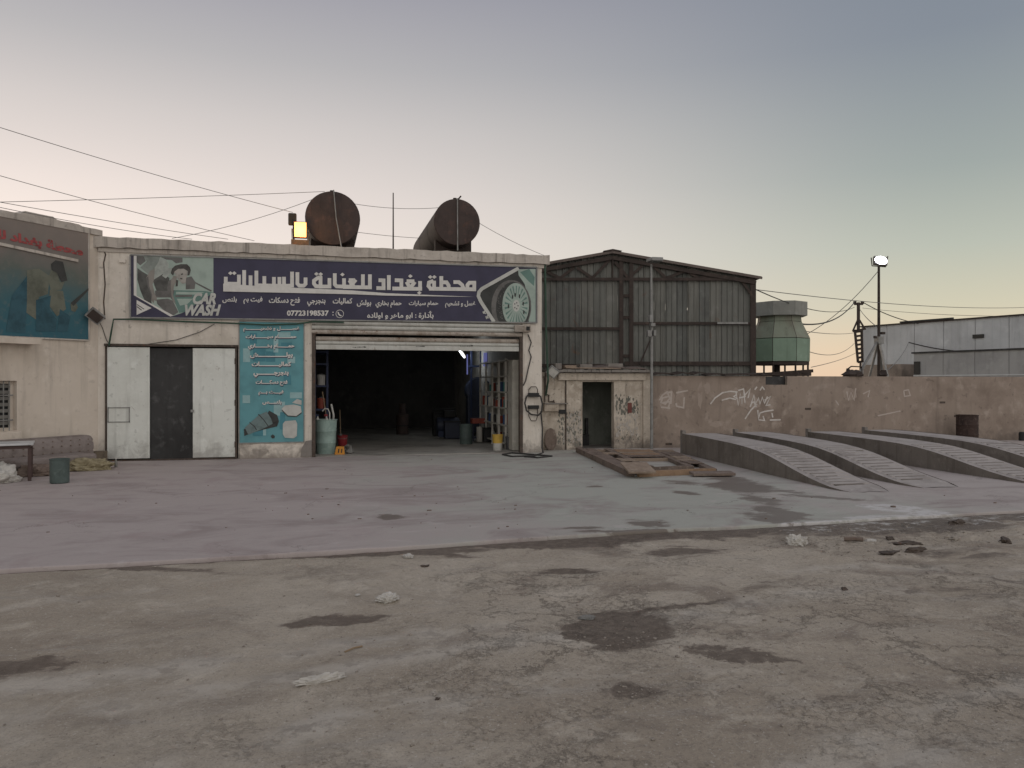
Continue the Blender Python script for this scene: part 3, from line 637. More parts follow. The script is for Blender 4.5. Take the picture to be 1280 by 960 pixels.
pic('picture', 'print_hair', [[(575,262),(590,205),(630,168),(700,148),(775,150),(812,185),(822,225),(805,285),(782,290),(785,235),(735,205),(665,208),(622,240),(605,290)], [(700,268),(725,262),(728,276),(704,284)], [(690,318),(720,322),(716,338),(694,334)], [(640,340),(668,350),(660,420),(635,425)]], .0100, D1, ban)
pic('picture', 'print_grey', [[(630,530),(840,525),(840,550),(630,555)], [(870,365),(1080,472),(1072,490),(880,388)]], .0075, D1, ban)
pic('picture_border', 'print_white', [[(120,45),(155,45),(155,540),(120,530)], [(120,530),(158,540),(612,783),(570,795)], [(155,590),(340,690),(155,775)]], .009, D1, ban)
pic('picture', 'print_dark', [[(160,640),(250,700),(246,708),(160,652)], [(160,665),(220,712),(214,720),(160,680)]], .0105, D1, ban)
t = MB(); text_fit(t, 'CAR', 241, 270, 366, 380.5, B(.012), .05, .3); text_fit(t, 'WASH', 231, 276.4, 380.5, 394.8, B(.012), .05, .3)
t.build('lettering', 'print_light', ban, fix=False, kind='stuff')
clip = lambda P: [(x, min(868, y)) for x, y in P]
ell = lambda cx, cy, rx, ry, a0=0, a1=360, n=40: clip([(cx+rx*math.cos(R(a0+(a1-a0)*i/n)), cy+ry*math.sin(R(a0+(a1-a0)*i/n))) for i in range(n)])
pic('picture', 'print_dark', [[(690,72),(955,72),(955,868),(330,868),(125,520),(120,430),(180,370)]], .003, C1_, ban)
pic('picture', 'print_teal_pale', [[(690,80),(955,72),(955,868),(850,868),(850,560),(790,300),(700,170)]], .0045, C1_, ban)
pic('picture', 'print_teal', [[(720,120),(860,75),(940,200),(930,330),(850,260)]], .006, C1_, ban)
pic('picture', 'print_grey', [ell(590,640,300,400)], .006, C1_, ban)
rs = random.Random(8)
pic('picture', 'print_dark', [ell(615,660,255,390)], .0072, C1_, ban)
pic('picture', 'print_grey', [[(x, y), (x+rs.uniform(10,26), y+rs.uniform(-8,8)), (x+rs.uniform(5,22), y+rs.uniform(8,26))] for x, y in [(440-170*math.sin(R(a0))*0+rs.uniform(-70,30), 300+a0*5.2) for a0 in range(4, 100, 3)]], .0078, C1_, ban)
pic('picture', 'print_teal_pale', [ell(655,620,200,335)], .009, C1_, ban)
pic('picture', 'print_teal', [ell(662,622,172,298)], .0096, C1_, ban)
sp_ = []
for i in range(22):
    a0 = 360/22*i; wdg = 4.2 if i % 2 else 5.5
    sp_.append(clip([(664+r_*176*math.cos(R(a0+d)), 624+r_*305*math.sin(R(a0+d))) for r_, d in ((.18, -14), (1.0, -wdg), (1.0, wdg), (.18, 14))]))
pic('picture', 'print_teal_pale', sp_, .0102, C1_, ban)
pic('picture', 'print_light', [ell(664,626,52,88)], .0130, C1_, ban)
pic('picture', 'print_dark', [ell(664+26*math.cos(R(72*i)), 626+46*math.sin(R(72*i)), 8, 13, n=8) for i in range(5)], .0136, C1_, ban)
pic('picture', 'print_dark', [[(x, y), (x+22, y+14), (x+14, y+70), (x-6, y+50)] for x, y in ((600,460),(640,430),(705,450),(760,560),(540,600),(770,690))], .0136, C1_, ban)
t = MB(); strokes(t, [[(700,62),(150,370),(105,420),(95,480),(130,560),(330,868)]], 52, B, C1_, .015)
strokes(t, [[(160,715),(205,745)], [(195,700),(170,745)], [(200,790),(250,810)], [(235,770),(215,825)]], 18, B, C1_, .0155)
t.build('picture_border', 'print_light', ban, fix=False, kind='stuff')

# ------------------------------------------------------------------ service poster on the pier
pos = thing('service_poster', 'tall turquoise poster listing services on the pier between doors and shutter', 'poster', (3.7, 0, .4))
c4 = [on_y(299, 401.5, -.02), on_y(380, 403, -.02), on_y(380, 552.5, -.02), on_y(299, 554, -.02)]
MB().prism(c4, (0, .018, 0)).build('board', 'print_aqua', pos)
fr = MB()
for i in range(4): fr.beam(c4[i]+Vector((0,-.004,0)), c4[(i+1)%4]+Vector((0,-.004,0)), .02, .022)
fr.build('frame', 'galv', pos)
P_ = lambda e: (lambda px, py: on_y(px, py, -.02-e))
rs = random.Random(5); q1 = MB(); q2 = MB()
for i in range(16):
    x, y = rs.uniform(303, 366), rs.uniform(408, 535); ww, hh = rs.uniform(6, 16), rs.uniform(6, 18); x1 = min(378, x+ww)
    (q1 if i % 2 else q2).poly([P_(.002+i*.0003)(*p) for p in ((x, y), (x1, y), (x1, y+hh), (x, y+hh))])
q1.build('print', 'print_aqua_dark', pos, fix=False, kind='stuff'); q2.build('print', 'print_aqua_pale', pos, fix=False, kind='stuff')
t1 = MB(); t2 = MB()
for s, l, r_, tp, bt in (('غســــــــل و تشحيــــــــــم',304,374.4,407.8,414.6), ('حمــــــــام سيــــــــارات',307,370.6,418.3,424.8), ('حمـــــــام بخــــــــاري',310,368,429.5,436.8), ('بولـــــــــــــــش',312.5,366,440.4,447.8), ('كماليـــــــــــات',314.6,364,452,459), ('بنجرجـــــــــي',316.8,360.8,464,471.6), ('فتح دسكـــــات',319.6,359.5,475,482), ('فيـــت بـــم',323,354.6,487.6,494), ('بلنـــــص',328,352,500,506)):
    text_fit(t1, arabic(s), l, r_, tp, bt, P_(.0125), .045); text_fit(t2, arabic(s), l+.4, r_+.5, tp+.5, bt+1.1, P_(.008), .06)
t2.build('lettering_shade', 'print_purple', pos, fix=False, kind='stuff'); t1.build('lettering', 'print_white', pos, fix=False, kind='stuff')
F1 = lambda x, y: (295+x/9.14, 475+y/9.14)
pic('picture', 'print_dark', [[(90,560),(130,620),(300,570),(470,530),(490,470),(470,400),(380,350),(330,420),(180,600),(95,640)], [(395,640),(420,620),(445,640),(440,665),(410,668)]], .009, F1, pos, P_)
pic('picture', 'print_steel', [[(100,545),(260,400),(350,360),(400,440),(420,500),(300,560),(140,625)]], .0105, F1, pos, P_)
pic('picture', 'print_light', [[(520,330),(560,290),(660,280),(740,300),(750,370),(690,415),(590,405)], [(535,500),(560,470),(680,460),(700,500),(695,640),(660,665),(560,660),(535,620)], [(640,260),(700,215),(750,235),(748,285),(700,275)]], .0105, F1, pos, P_)
q = MB(); strokes(q, [[(255,390),(320,460),(370,530)], [(155,485),(210,530),(235,570)], [(525,345),(590,410),(690,418),(752,372)]], 10, P_, F1, .012); q.build('picture', 'print_dark', pos, fix=False, kind='stuff')
for x, y in ((301.5,478), (377,478), (298.5,553), (381,551), (351,556)):
    p = on_y(x, y, -.02)
# ------------------------------------------------------------------ roof things
def tank(px, py, rpx, y, L, label):
    c = on_y(px, py, y); r = rpx*(ray(px, py)*((y-EYE.y)/ray(px, py).y)).dot(Vector((sn, cs, 0)))/FPX
    tk = thing('oil_tank', label, 'tank', (c.x, c.y, c.z-r), 'rusty tanks on the flat roof')
    MB().lathe(c, [(r, .03), (r, L-.03)], 40, 'Y', False).build('shell', 'tank', tk, smooth=True)
    MB().lathe(c, [(.02, -.012), (r*.9, -.01), (r*.985, .0), (r, .03)], 40, 'Y').build('end_plate', 'tank', tk, smooth=True)
    MB().lathe(c, [(r, L-.03), (r*.95, L), (.02, L+.02)], 40, 'Y').build('end_plate', 'tank', tk, smooth=True)
    for yy in (.6, L-.8): MB().box(c.x-r*.8, c.x+r*.8, c.y+yy, c.y+yy+.2, 4.75, c.z-r*.62).build('cradle', 'steel_rust', tk)
    for yy in (1.3, L*.65): MB().lathe(c+Vector((0, yy, 0)), [(r+.006, 0), (r+.006, .06)], 40, 'Y', False).build('band', 'steel_rust', tk, smooth=True)
    MB().lathe(c+Vector((-.02, .25, r-.02)), [(.05, 0), (.05, .09)], 10).build('filler', 'steel_rust', tk)
    return tk, c, r
tk1, tc1, tr1 = tank(416, 272.5, 33.7, .42, 4.4, 'dark rusty round tank lying on the roof beside the lit amber floodlight')
tk2, tc2, tr2 = tank(571.5, 277.5, 29.2, .42, 4.8, 'dark rusty round tank on the roof showing its long reddish flank')
MB().tube([tc1+Vector((.02,-.04,tr1+.02)), tc1+Vector((.08,-.07,0)), on_y(427, 306, .2)+Vector((0,0,-.1))], .016, 6).build('pipe', 'galv', tk1)
MB().tube([tc2+Vector((.0,-.04,tr2)), tc2+Vector((.0,-.05,0)), tc2+Vector((.0,-.06,-tr2-.15))], .016, 6).build('pipe', 'galv', tk2)
MB().tube([tc2+Vector((.02,.1,tr2-.02)), tc2+Vector((.12,.1,tr2+.10))], .02, 6).build('valve', 'steel_rust', tk2)
p = on_y(491.5, 310, .8); q = on_y(491.5, 241, .8)
tag(MB().tube([(p.x, .8, 4.75), q], [.022, .014], 6).build('antenna_rod', 'steel_rust'), 'thin upright steel rod on the roof between the two tanks', 'antenna')
# amber floodlight
p = on_y(375.5, 287.5, .16)
fl = thing('floodlight', 'lit amber floodlight on the parapet beside the left tank', 'floodlight', (p.x, .16, 5.19))
MB().box(p.x-.165, p.x+.165, .12, .24, p.z-.20, p.z+.20).build('housing', 'label_dark', fl, bevel=.015)
MB().box(p.x-.14, p.x+.14, .108, .122, p.z-.18, p.z+.18).build('lens', 'lamp_amber', fl)
al = bpy.data.lights.new('amber_glow', 'POINT'); al.energy = 8; al.color = (1, .52, .16); al.shadow_soft_size = .14; ao = bpy.data.objects.new('amber_glow', al); COL.objects.link(ao); ao.location = (p.x, -.06, p.z)
MB().tube([(p.x-.2,.18,p.z+.03), (p.x-.2,.18,p.z-.26), (p.x+.2,.18,p.z-.26), (p.x+.2,.18,p.z+.03)], .014, 6).build('bracket', 'frame_brown', fl)
MB().box(p.x-.22, p.x+.2, .1, .3, 5.18, p.z-.25).build('base', 'frame_brown', fl)
p = on_y(365.5, 274, .26)
fl = thing('floodlight', 'unlit dark floodlight head raised on a stem left of the amber lamp', 'floodlight', (p.x, .26, 5.19))
MB().box(p.x-.10, p.x+.10, .22, .34, p.z-.15, p.z+.15).build('housing', 'frame_brown', fl, bevel=.03)
MB().box(p.x-.085, p.x+.085, .212, .222, p.z-.13, p.z+.13).build('lens', 'label_dark', fl)
MB().tube([(p.x+.03,.3,5.17), (p.x+.03,.3,p.z-.1)], .025, 6).build('stem', 'frame_brown', fl)

# ------------------------------------------------------------------ wiring on the facade
hs = [on_y(*p, -.1) for p in ((136,432),(139,415),(142,399),(170,399),(230,402),(290,404),(330,406),(370,405),(392,402),(430,403))]
tag(MB().tube(hs, .02, 6).build('green_cable', 'green_hose'), 'green cable sagging under the navy banner above the white doors', 'cable')
hs = [on_y(*p, -.03) for p in ((122,398),(128,410),(133,425),(137,431),(180,431),(220,425),(250,415),(268,405))]
tag(MB().tube(hs, .008, 5).build('thin_wire', 'cable_dark'), 'thin dark wire looping across the plaster above the white doors', 'wire')
hs = [on_y(*p, -.03) for p in ((660,418),(664,428),(661,438),(664,446),(660,462),(657,476),(654,482))]
tag(MB().tube(hs, .016, 5).build('motor_cable', 'cable_dark'), 'dark cable wriggling down the right pillar from the shutter motor', 'cable')
tag(MB().tube([(10.63, -.03, 5.0), (10.66, -.03, 3.2), (10.72, -.02, 1.9), (10.75, .3, 1.5)], .028, 8).build('downpipe', 'green_hose'), 'green pipe running down the right corner of the car wash', 'pipe')
p = on_lw(119, 395, .25)
fl = thing('floodlight', 'tilted grey floodlight on the corner between faded banner and navy banner', 'floodlight', p)
Mx = Matrix.Translation(p) @ Matrix.Rotation(R(30), 4, 'Z') @ Matrix.Rotation(R(38), 4, 'Y') @ Matrix.Rotation(R(25), 4, 'X')
MB().box(-.17,.17,-.04,.06,-.13,.13, Mx).build('housing', 'galv', fl, bevel=.01); MB().box(-.14,.14,-.05,-.041,-.10,.10, Mx).build('lens', 'steel_rust', fl)
MB().tube([p+Vector((0,.02,0)), p-LWN*.26], .015, 6).build('bracket', 'frame_brown', fl)

# pillar bracket with cable
kb = thing('cable_reel', 'wall bracket with dark bars and a looped cable on the right pillar', 'bracket', on_y(667, 505, 0))
for y0, y1 in ((491,496),(506.5,511)):
    a, b_ = on_y(659.5, y1), on_y(672.5, y0); MB().box(a.x, b_.x, -.12, 0, a.z, b_.z).build('bar', 'label_dark', kb, bevel=.01)
for ys_ in ((491,487,483.5),(511,520,526)):
    MB().tube([on_y(661,ys_[0],-.06), on_y(661,ys_[1],-.06), on_y(664,ys_[2],-.06), on_y(670,ys_[2],-.06), on_y(672,ys_[1],-.06), on_y(672,ys_[0],-.06)], .012, 6).build('handle', 'frame_brown', kb)
MB().tube([on_y(x, y, -.09) for x, y in ((671,492),(676,496),(678,505),(677,515),(673,519),(664,518),(658,513),(656,504),(658,496),(662,492))], .022, 7).build('cable', 'cable_dark', kb)
tag(MB().tube([on_y(676,514,-.05), on_y(678,535,-.05), on_y(677.5,560,-.06), on_z(679,566), on_z(668,569.5,.015), on_z(640,570.5,.015), on_z(628,568,.015), on_z(640,566,.015), on_z(665,568,.015), on_z(690,570,.015), on_z(672,572,.015), on_z(655,570.5,.015)], .02, 6).build('power_cable', 'cable_dark'), 'black cable dropping down the pillar and coiled at its foot', 'cable')

# ------------------------------------------------------------------ side building (left, set at an angle)
sb = thing('side_building', 'cream plastered building at left with broken coping and faded banner', 'building', (-1.2, -1.4, 0))
ML = Matrix(((LWD.x, -LWN.x, 0, LWP.x), (LWD.y, -LWN.y, 0, LWP.y), (0, 0, 1, 0), (0, 0, 0, 1)))   # s along wall, t into the building, z up
def s_of(px, py): p = on_lw(px, py); return (p-LWP).dot(LWD), p.z
wsx0, wz0 = s_of(21, 538)[0], s_of(21, 538)[1]; wz1 = s_of(21, 476)[1]; s_end = 7.0; HT = 5.28
b = MB(); b.box(0, wsx0, 0, .3, -.1, HT, ML); b.box(wsx0, wsx0+1.4, 0, .3, -.1, wz0, ML); b.box(wsx0, wsx0+1.4, 0, .3, wz1, HT, ML); b.box(wsx0+1.4, s_end, 0, .3, -.1, HT, ML)
b.build('front_wall', 'plaster_side', sb)
b = MB(); b.box(0, s_end, .3, 6, 4.8, 5.0, ML).build('roof', 'concrete', sb)
b = MB(); b.box(s_end-.3, s_end, .3, 6, -.1, HT, ML).build('side_wall', 'plaster_side', sb)
b = MB(); b.box(0, s_end, 5.8, 6, -.1, HT, ML).build('rear_wall', 'plaster_side', sb)
b = MB(); n = 70
for i in range(n+1):
    s0 = -.08+i*(s_end+.08)/n; hh = 5.36+.012*mnoise.noise(Vector((s0*5, 0, 3)))+(.075 if 1.05 < s0 < 1.75 else .03 if .5 < s0 < 1.05 else 0); dd = .012*mnoise.noise(Vector((s0*7, 2, 0)))
    b.v += [tuple(ML@Vector((s0, t_, z))) for t_, z in ((-.05+dd, HT-.05+dd), (-.05+dd, hh), (.34, hh), (.34, HT-.05))]
for i in range(n):
    for k in range(4): b.f.append((4*i+k, 4*i+(k+1)%4, 4*i+4+(k+1)%4, 4*i+4+k))
b.f += [(0,3,2,1), (4*n,4*n+1,4*n+2,4*n+3)]
b.build('coping', 'coping', sb)
sl0, lz1 = s_of(39, 433); lz2 = s_of(20, 421)[1]
b = MB(); b.prism([ML@Vector((sl0, 0, lz1+.03)), ML@Vector((sl0, -.35, lz1+.03)), ML@Vector((sl0+4, -.35, lz1+.03)), ML@Vector((sl0+4, 0, lz1+.03))], (0, 0, .13)).build('ledge', 'plaster_side', sb)
wn_ = MB().box(wsx0, wsx0+1.4, .2, .22, wz0, wz1, ML).build('window', 'glass_dark', sb)
f_ = MB()
for x0, x1, z0, z1 in ((wsx0, wsx0+.06, wz0, wz1), (wsx0+.06, wsx0+1.4, wz1-.06, wz1), (wsx0+.06, wsx0+1.4, wz0, wz0+.06), (wsx0+.48, wsx0+.53, wz0+.06, wz1-.06)): f_.box(x0, x1, .12, .19, z0, z1, ML)
f_.build('frame', 'plaster_side', wn_)
for i in range(7):
    z = wz0+.12+i*(wz1-wz0-.2)/6.5; MB().box(wsx0+.07, wsx0+1.39, .16, .185, z, z+.07, ML).build('louvre', 'grille', wn_)
for z in (wz0+.22, wz1-.30): MB().tube([ML@Vector((wsx0+.05, .05, z)), ML@Vector((wsx0+1.4, .05, z))], .014, 6).build('bar', 'galv', wn_)
for x in (.12, .24): MB().tube([ML@Vector((wsx0+x, .06, wz0)), ML@Vector((wsx0+x, .06, wz1))], .012, 6).build('bar', 'galv', wn_)
b = MB().box(wsx0-.08, wsx0+1.5, -.06, .0, wz0-.28, wz0-.02, ML).build('window_sill', 'plaster_side', sb, bevel=.02)

fb = thing('faded_banner', 'faded banner with red lettering and a washer in blue on the left building', 'banner', on_lw(60, 420, 0))
L_ = lambda e: (lambda px, py: on_lw(px, py, .04+e))
c4 = [L_(0)(-60, 258), L_(0)(111, 291), L_(0)(111.5, 425.5), L_(0)(-60, 417.5)]
MB().prism(c4, -LWN*.035).build('board', 'faded_print', fb)
f_ = MB(); f_.beam(c4[0], c4[1], .03, .03); f_.beam(c4[1], c4[2], .03, .03); f_.beam(c4[2], c4[3], .03, .03)
f_.beam(L_(.01)(-60, 292), L_(.01)(97, 326), .05, .06)
f_.build('batten', 'coping', fb)
t = MB(); text_fit(t, arabic('محطة بغداد لل'), -12, 104, 296, 311, L_(.008), .05, 0, .21); t.build('lettering', 'print_red', fb, fix=False, kind='stuff')
G1 = lambda x, y: (x/5.333, 240+y/5.333)
pic('picture', 'print_olive', [[(180,520),(260,510),(330,560),(320,680),(260,700),(240,850),(170,800),(180,640)], [(340,520),(380,540),(400,600),(430,600),(410,650),(340,660),(320,580)], [(470,750),(500,730),(520,770),(500,800),(475,790)], [(330,650),(420,660),(440,780),(380,830),(330,760)]], .006, G1, fb, L_)
pic('picture', 'print_bluewear', [[(40,930),(80,690),(180,560),(180,720),(170,940)], [(240,720),(340,690),(330,780),(380,850),(370,930),(240,930)], [(400,780),(470,830),(450,930),(380,930)]], .007, G1, fb, L_)
pic('picture', 'print_dark', [[(340,480),(370,455),(420,465),(450,590),(410,600),(380,540),(345,520)], [(470,740),(590,640),(590,655),(490,760)]], .008, G1, fb, L_)

# ------------------------------------------------------------------ steel shed
SD = 23.4; sh_o = EYE+Vector((sn, cs, 0))*SD; sh_o.z = 0
MS = Matrix(((cs, sn, 0, sh_o.x), (-sn, cs, 0, sh_o.y), (0, 0, 1, 0), (0, 0, 0, 1)))
def SP(px, py, y=0.0): return MS@Vector(((px-640)/FPX*SD, y, 1.8+(480-py)/FPX*SD))
shed = thing('steel_shed', 'tall corrugated steel shed with low gable roof behind the small cabin', 'shed', SP(800, 554))
lx = lambda px: (px-640)/FPX*SD
lz = lambda py: 1.8+(480-py)/FPX*SD
X0, X1, XP = lx(648), lx(943), lx(765)
ze = lz(347); zp = lz(316)
def roof_z(x): return zp-(zp-ze)*abs(x-XP)/(X1-XP)
edges = list(np.linspace(X0, lx(772), 9))+[lx(790)]+list(np.linspace(lx(790), X1-.02, 12))[1:]
for i in range(len(edges)-1):
    a, b_ = edges[i], edges[i+1]; nrib = max(2, round((b_-a)/.185)); q = MB(); xs_ = []
    for k in range(nrib):
        x0 = a+(b_-a)*k/nrib; w_ = (b_-a)/nrib; xs_ += [(x0, .0), (x0+w_*.12, .0), (x0+w_*.22, -.035), (x0+w_*.36, -.035), (x0+w_*.46, .0)]
    xs_.append((b_, 0.)); jit = random.uniform(-.022, .022)
    for x, y in xs_: q.v.append(tuple(MS@Vector((x, .005+y+jit, .0)))); q.v.append(tuple(MS@Vector((x, .005+y+jit, roof_z(x)-.02))))
    for k in range(len(xs_)-1): q.f.append((2*k, 2*k+2, 2*k+3, 2*k+1))
    q.build('wall_sheet', random.choice(['sheet', 'sheet', 'sheet_b', 'sheet_c']), shed, fix=False)
for x, hw in ((X1-.07, .085), (lx(776), .062), (lx(788.5), .062), (X0+.1, .09)):
    MB().box(x-hw, x+hw, -.115, -.065, 0, roof_z(x)-.2, MS).build('column', 'steel_rust', shed)
bx = lambda nm, l, r_, y, h=.085, yy=-.10, m_='steel_rust': MB().box(lx(l), lx(r_), yy, yy+.035, lz(y)-h/2, lz(y)+h/2, MS).build(nm, m_, shed)
bx('rail', 640, 774, 411); bx('rail', 790, 940, 404.5); bx('rail', 780, 940, 454.5, .12); bx('rail', 640, 774, 457, .1)
bx('truss_chord', 640, 942, 349.5, .09, -.12)
for y in (370, 397, 445): bx('batten', 779, 786, y, .09, -.09)
for (l, r_) in ((765, 943.5), (765, 648)):
    a = MS@Vector((lx(l), -.1, roof_z(lx(l))-.17)); c_ = MS@Vector((lx(r_), -.1, roof_z(lx(r_))-.17)); MB().beam(a, c_, .09, .11).build('truss_chord', 'steel_rust', shed)
web = [(765,326),(786,348),(797,335),(806,331),(831,348),(855,338),(872,349),(905,344)]
web = [((765,325),(765,349)), ((768,328),(785,348)), ((785,348),(803,332)), ((817,334),(832,348)), ((832,348),(856,339)), ((858,340),(873,348)), ((873,348),(890,344)), ((762,325),(740,348)), ((740,348),(721,335)), ((716,336),(700,348)), ((700,348),(683,340)), ((925,350),(941,372))]
for a, c_ in web: MB().beam(SP(*a, -.085), SP(*c_, -.085), .03, .085).build('truss_web', 'steel_rust', shed)
for sgn, xe in ((1, X1+.18), (-1, X0-.1)):
    q = MB(); z_e = roof_z(xe)
    q.prism([MS@Vector((XP, -.16, zp)), MS@Vector((xe, -.16, z_e)), MS@Vector((xe, -.16, z_e+.045)), MS@Vector((XP, -.16, zp+.045))], MS.to_3x3()@Vector((0, 9.3, 0)))
    q.build('roof', 'roof_sheet', shed)
    MB().beam(MS@Vector((XP, -.18, zp-.01)), MS@Vector((xe, -.18, z_e-.01)), .03, .065).build('fascia', 'roof_sheet', shed)
MB().prism([MS@Vector((XP-.28, -.2, zp+.03)), MS@Vector((XP, -.2, zp+.085)), MS@Vector((XP+.28, -.2, zp+.03)), MS@Vector((XP, -.2, zp+.02))], MS.to_3x3()@Vector((0, 9.3, 0))).build('ridge_cap', 'steel_rust', shed)
MB().box(X1-.04, X1, .12, 9, 0, ze-.15, MS).build('side_wall', 'sheet', shed)
MB().box(X0, X1, 8.9, 9, 0, ze-.15, MS).build('rear_wall', 'sheet', shed)
MB().beam(SP(812, 425, -.12), SP(799, 455, -.12), .04, .04).build('brace', 'steel_rust', shed)
MB().box(lx(895), lx(933), -.16, -.13, lz(405.5), lz(403), MS).build('cover_strip', 'galv', shed)

# lamp pole in front of the shed
p0 = on_y(814.5, 556, .25); 
lp = thing('street_lamp', 'thin grey lamp pole with flat lamp head in front of the shed', 'street lamp', (p0.x, .25, 0))
topz = on_y(814, 330, .25).z
MB().tube([(p0.x, .25, -.05), (p0.x, .25, 3.2), (on_y(814, 330, .25).x, .25, topz)], [.045, .038, .03], 10).build('pole', 'galv', lp, smooth=True)
a = on_y(818, 325, .1); MB().box(a.x-.17, a.x+.17, -.12, .28, a.z-.05, a.z+.05, None).build('lamp_head', 'galv', lp, bevel=.02)
MB().box(a.x-.14, a.x+.14, -.10, .2, a.z-.062, a.z-.05).build('lens', 'glass_dark', lp)
for (l, r_, tp, bt) in ((811, 815, 394, 403), (812.5, 818, 404, 408), (808.5, 813.5, 413, 421), (816, 819, 413, 420)):
    a, c_ = on_y(l, bt, .16), on_y(r_, tp, .16); MB().box(a.x, c_.x, .08, .2, a.z, c_.z).build('meter_box', 'galv', lp, bevel=.008)

# ------------------------------------------------------------------ cabin
cb = thing('cabin', 'small stained concrete cabin with open dark doorway against the shed', 'cabin', (12.3, .5, 0))
CY = .5
fx = lambda px, py=500: on_y(px, py, CY).x
dx0, dx1 = fx(728), fx(767.5); cx1 = 13.87; CT = 2.12
b = MB(); b.box(10.66, dx0, CY, CY+.2, -.1, CT); b.box(dx1, cx1, CY, CY+.2, -.1, CT); b.box(dx0, dx1, CY, CY+.2, 1.86, CT); b.build('front_wall', 'cabin', cb)
b = MB(); b.box(10.66, 10.8, CY+.2, CY+1.6, -.1, CT); b.build('side_wall', 'cabin', cb)
b = MB(); b.box(cx1-.15, cx1, CY+.2, CY+1.6, -.1, CT); b.build('side_wall', 'cabin', cb)
weathered('cabin_inner', (.20,.212,.185), (.13,.14,.12), (.25,.26,.23), .9, 1.2, .4)
b = MB(); b.box(10.8, cx1-.15, CY+1.5, CY+1.6, -.1, CT).build('rear_wall', 'cabin_inner', cb)
MB().box(10.8, cx1-.15, CY+.2, CY+1.5, -.1, .008).build('floor', 'concrete', cb)
MB().box(fx(697), fx(806), CY-.09, CY, 1.90, 2.10).build('lintel', 'cabin', cb, bevel=.015)
MB().box(fx(803), fx(812.5), CY-.07, CY-.001, -.02, 1.90).build('pier', 'cabin', cb, bevel=.01)
MB().box(fx(706), fx(708), CY-.012, CY, 0, 1.9).build('joint', 'frame_brown', cb)
q = MB(); n = 26; x0, x1 = fx(686), fx(814)
for i in range(n):
    a = x0+(x1-x0)*i/n; c_ = x0+(x1-x0)*(i+1)/n; q.box(a, c_, CY-.22+random.uniform(-.02, .02), CY+1.7, 2.125+random.uniform(-.006, .006), 2.19+random.uniform(-.01, .012))
q.build('roof_slab', 'concrete', cb)
q = MB()
for px, py, r_ in ((738, 515, .03), (740, 535, .03), (746, 527, .05)): pass
q.box(dx0+.25, dx0+.62, CY+1.2, CY+1.45, 0, .32).build('step_block', 'steel_dark', cb)
MB().tube([(dx0+.62, CY+1.4, 0), (dx0+.62, CY+1.4, .8)], .05, 8).build('pipe', 'steel_dark', cb)
# peeling paint flakes and damp marks: thin layers of old paint still on the wall
weathered('old_paint', (.19,.185,.155), (.10,.10,.088), (.25,.245,.21), .9, 6, .5)
weathered('old_paint_pale', (.42,.385,.345), (.33,.30,.265), (.47,.44,.40), .9, 6)
rs = random.Random(11)
def flakes(name, mat, l, r_, t_, bt, n, s0, s1, e):
    q = MB()
    for i in range(n):
        px, py = rs.uniform(l, r_), t_+(bt-t_)*rs.random()**.7; c_ = on_y(px, py, CY-e-rs.random()*.002); k = rs.randint(5, 8); a0 = rs.random()*6; s_ = rs.uniform(s0, s1)
        pts = [c_+Vector((math.cos(a0+6.283*j/k)*s_*rs.uniform(.4, 1)*.7, 0, math.sin(a0+6.283*j/k)*s_*rs.uniform(.5, 1.4))) for j in range(k)]
        q.poly([p for p in pts])
    o = q.build(name, mat, cb, fix=False); o['kind'] = 'stuff'
flakes('paint_flake', 'old_paint', 697, 727, 512, 556, 130, .012, .06, .003); flakes('paint_flake', 'old_paint_pale', 704, 727, 510, 552, 110, .012, .05, .006)
flakes('paint_flake', 'old_paint', 770, 798, 492, 517, 90, .015, .07, .003); flakes('paint_flake', 'old_paint_pale', 770, 797, 514, 545, 90, .015, .06, .006); flakes('paint_flake', 'old_paint', 772, 800, 518, 552, 34, .01, .035, .009)
tag(MB().box(fx(784.5), fx(789.5), CY-.02, CY, on_y(787, 516, CY).z, on_y(787, 503.5, CY).z).build('notice_plate', 'red_sign'), 'small red plate on the cabin wall right of the doorway', 'sign')
p = on_y(702.5, 514.5, CY); tag(MB().box(p.x-.1, p.x+.1, CY-.06, CY, p.z-.055, p.z+.055).build('switch_box', 'label_dark', bevel=.005), 'small dark box on the cabin wall left of the doorway', 'switch box')
q = thing('meter_shelf', 'plastered meter niche on the cabin wall beside the pillar bracket', 'niche', on_y(690, 510, CY))
a, c_ = on_y(679, 514, CY), on_y(697, 505, CY); MB().box(a.x, c_.x, CY-.12, CY, a.z, c_.z).build('shelf', 'cabin', q, bevel=.01); MB().box(a.x, c_.x+.25, CY-.15, CY, c_.z, c_.z+.03).build('cover', 'concrete', q)
q = thing('water_pipe', 'thin bent water pipes on the cabin wall beside the green downpipe', 'pipe', on_y(684, 500, CY))
for pts in (((682,464),(682,492),(686,494),(686,502),(692,502)), ((680,470),(681,480),(681,503)), ((692,500),(693,505))): MB().tube([on_y(x, y, CY-.04) for x, y in pts], .018, 6).build('pipe', 'frame_brown', q)
p = on_y(687.5, 549, CY); q = thing('round_lid', 'brown oval lid leaning on the cabin wall beside the pillar', 'lid', (p.x, CY-.06, 0))
b = MB().lathe(Vector((0,0,0)), [(.02, -.012), (.16, -.012), (.175, 0), (.16, .012), (.02, .012)], 24, 'Y'); b.v = [(x+p.x, y+CY-.06, z*1.75+p.z) for x, y, z in b.v]
b.build('disc', 'wood_old', q)
fl = thing('floodlight', 'grey square floodlight tilted on the left end of the cabin roof', 'floodlight', on_y(690, 464, CY-.3))
p = on_y(691, 465, CY-.3); Mx = Matrix.Translation(p)@Matrix.Rotation(R(38), 4, 'Y')@Matrix.Rotation(R(20), 4, 'X')
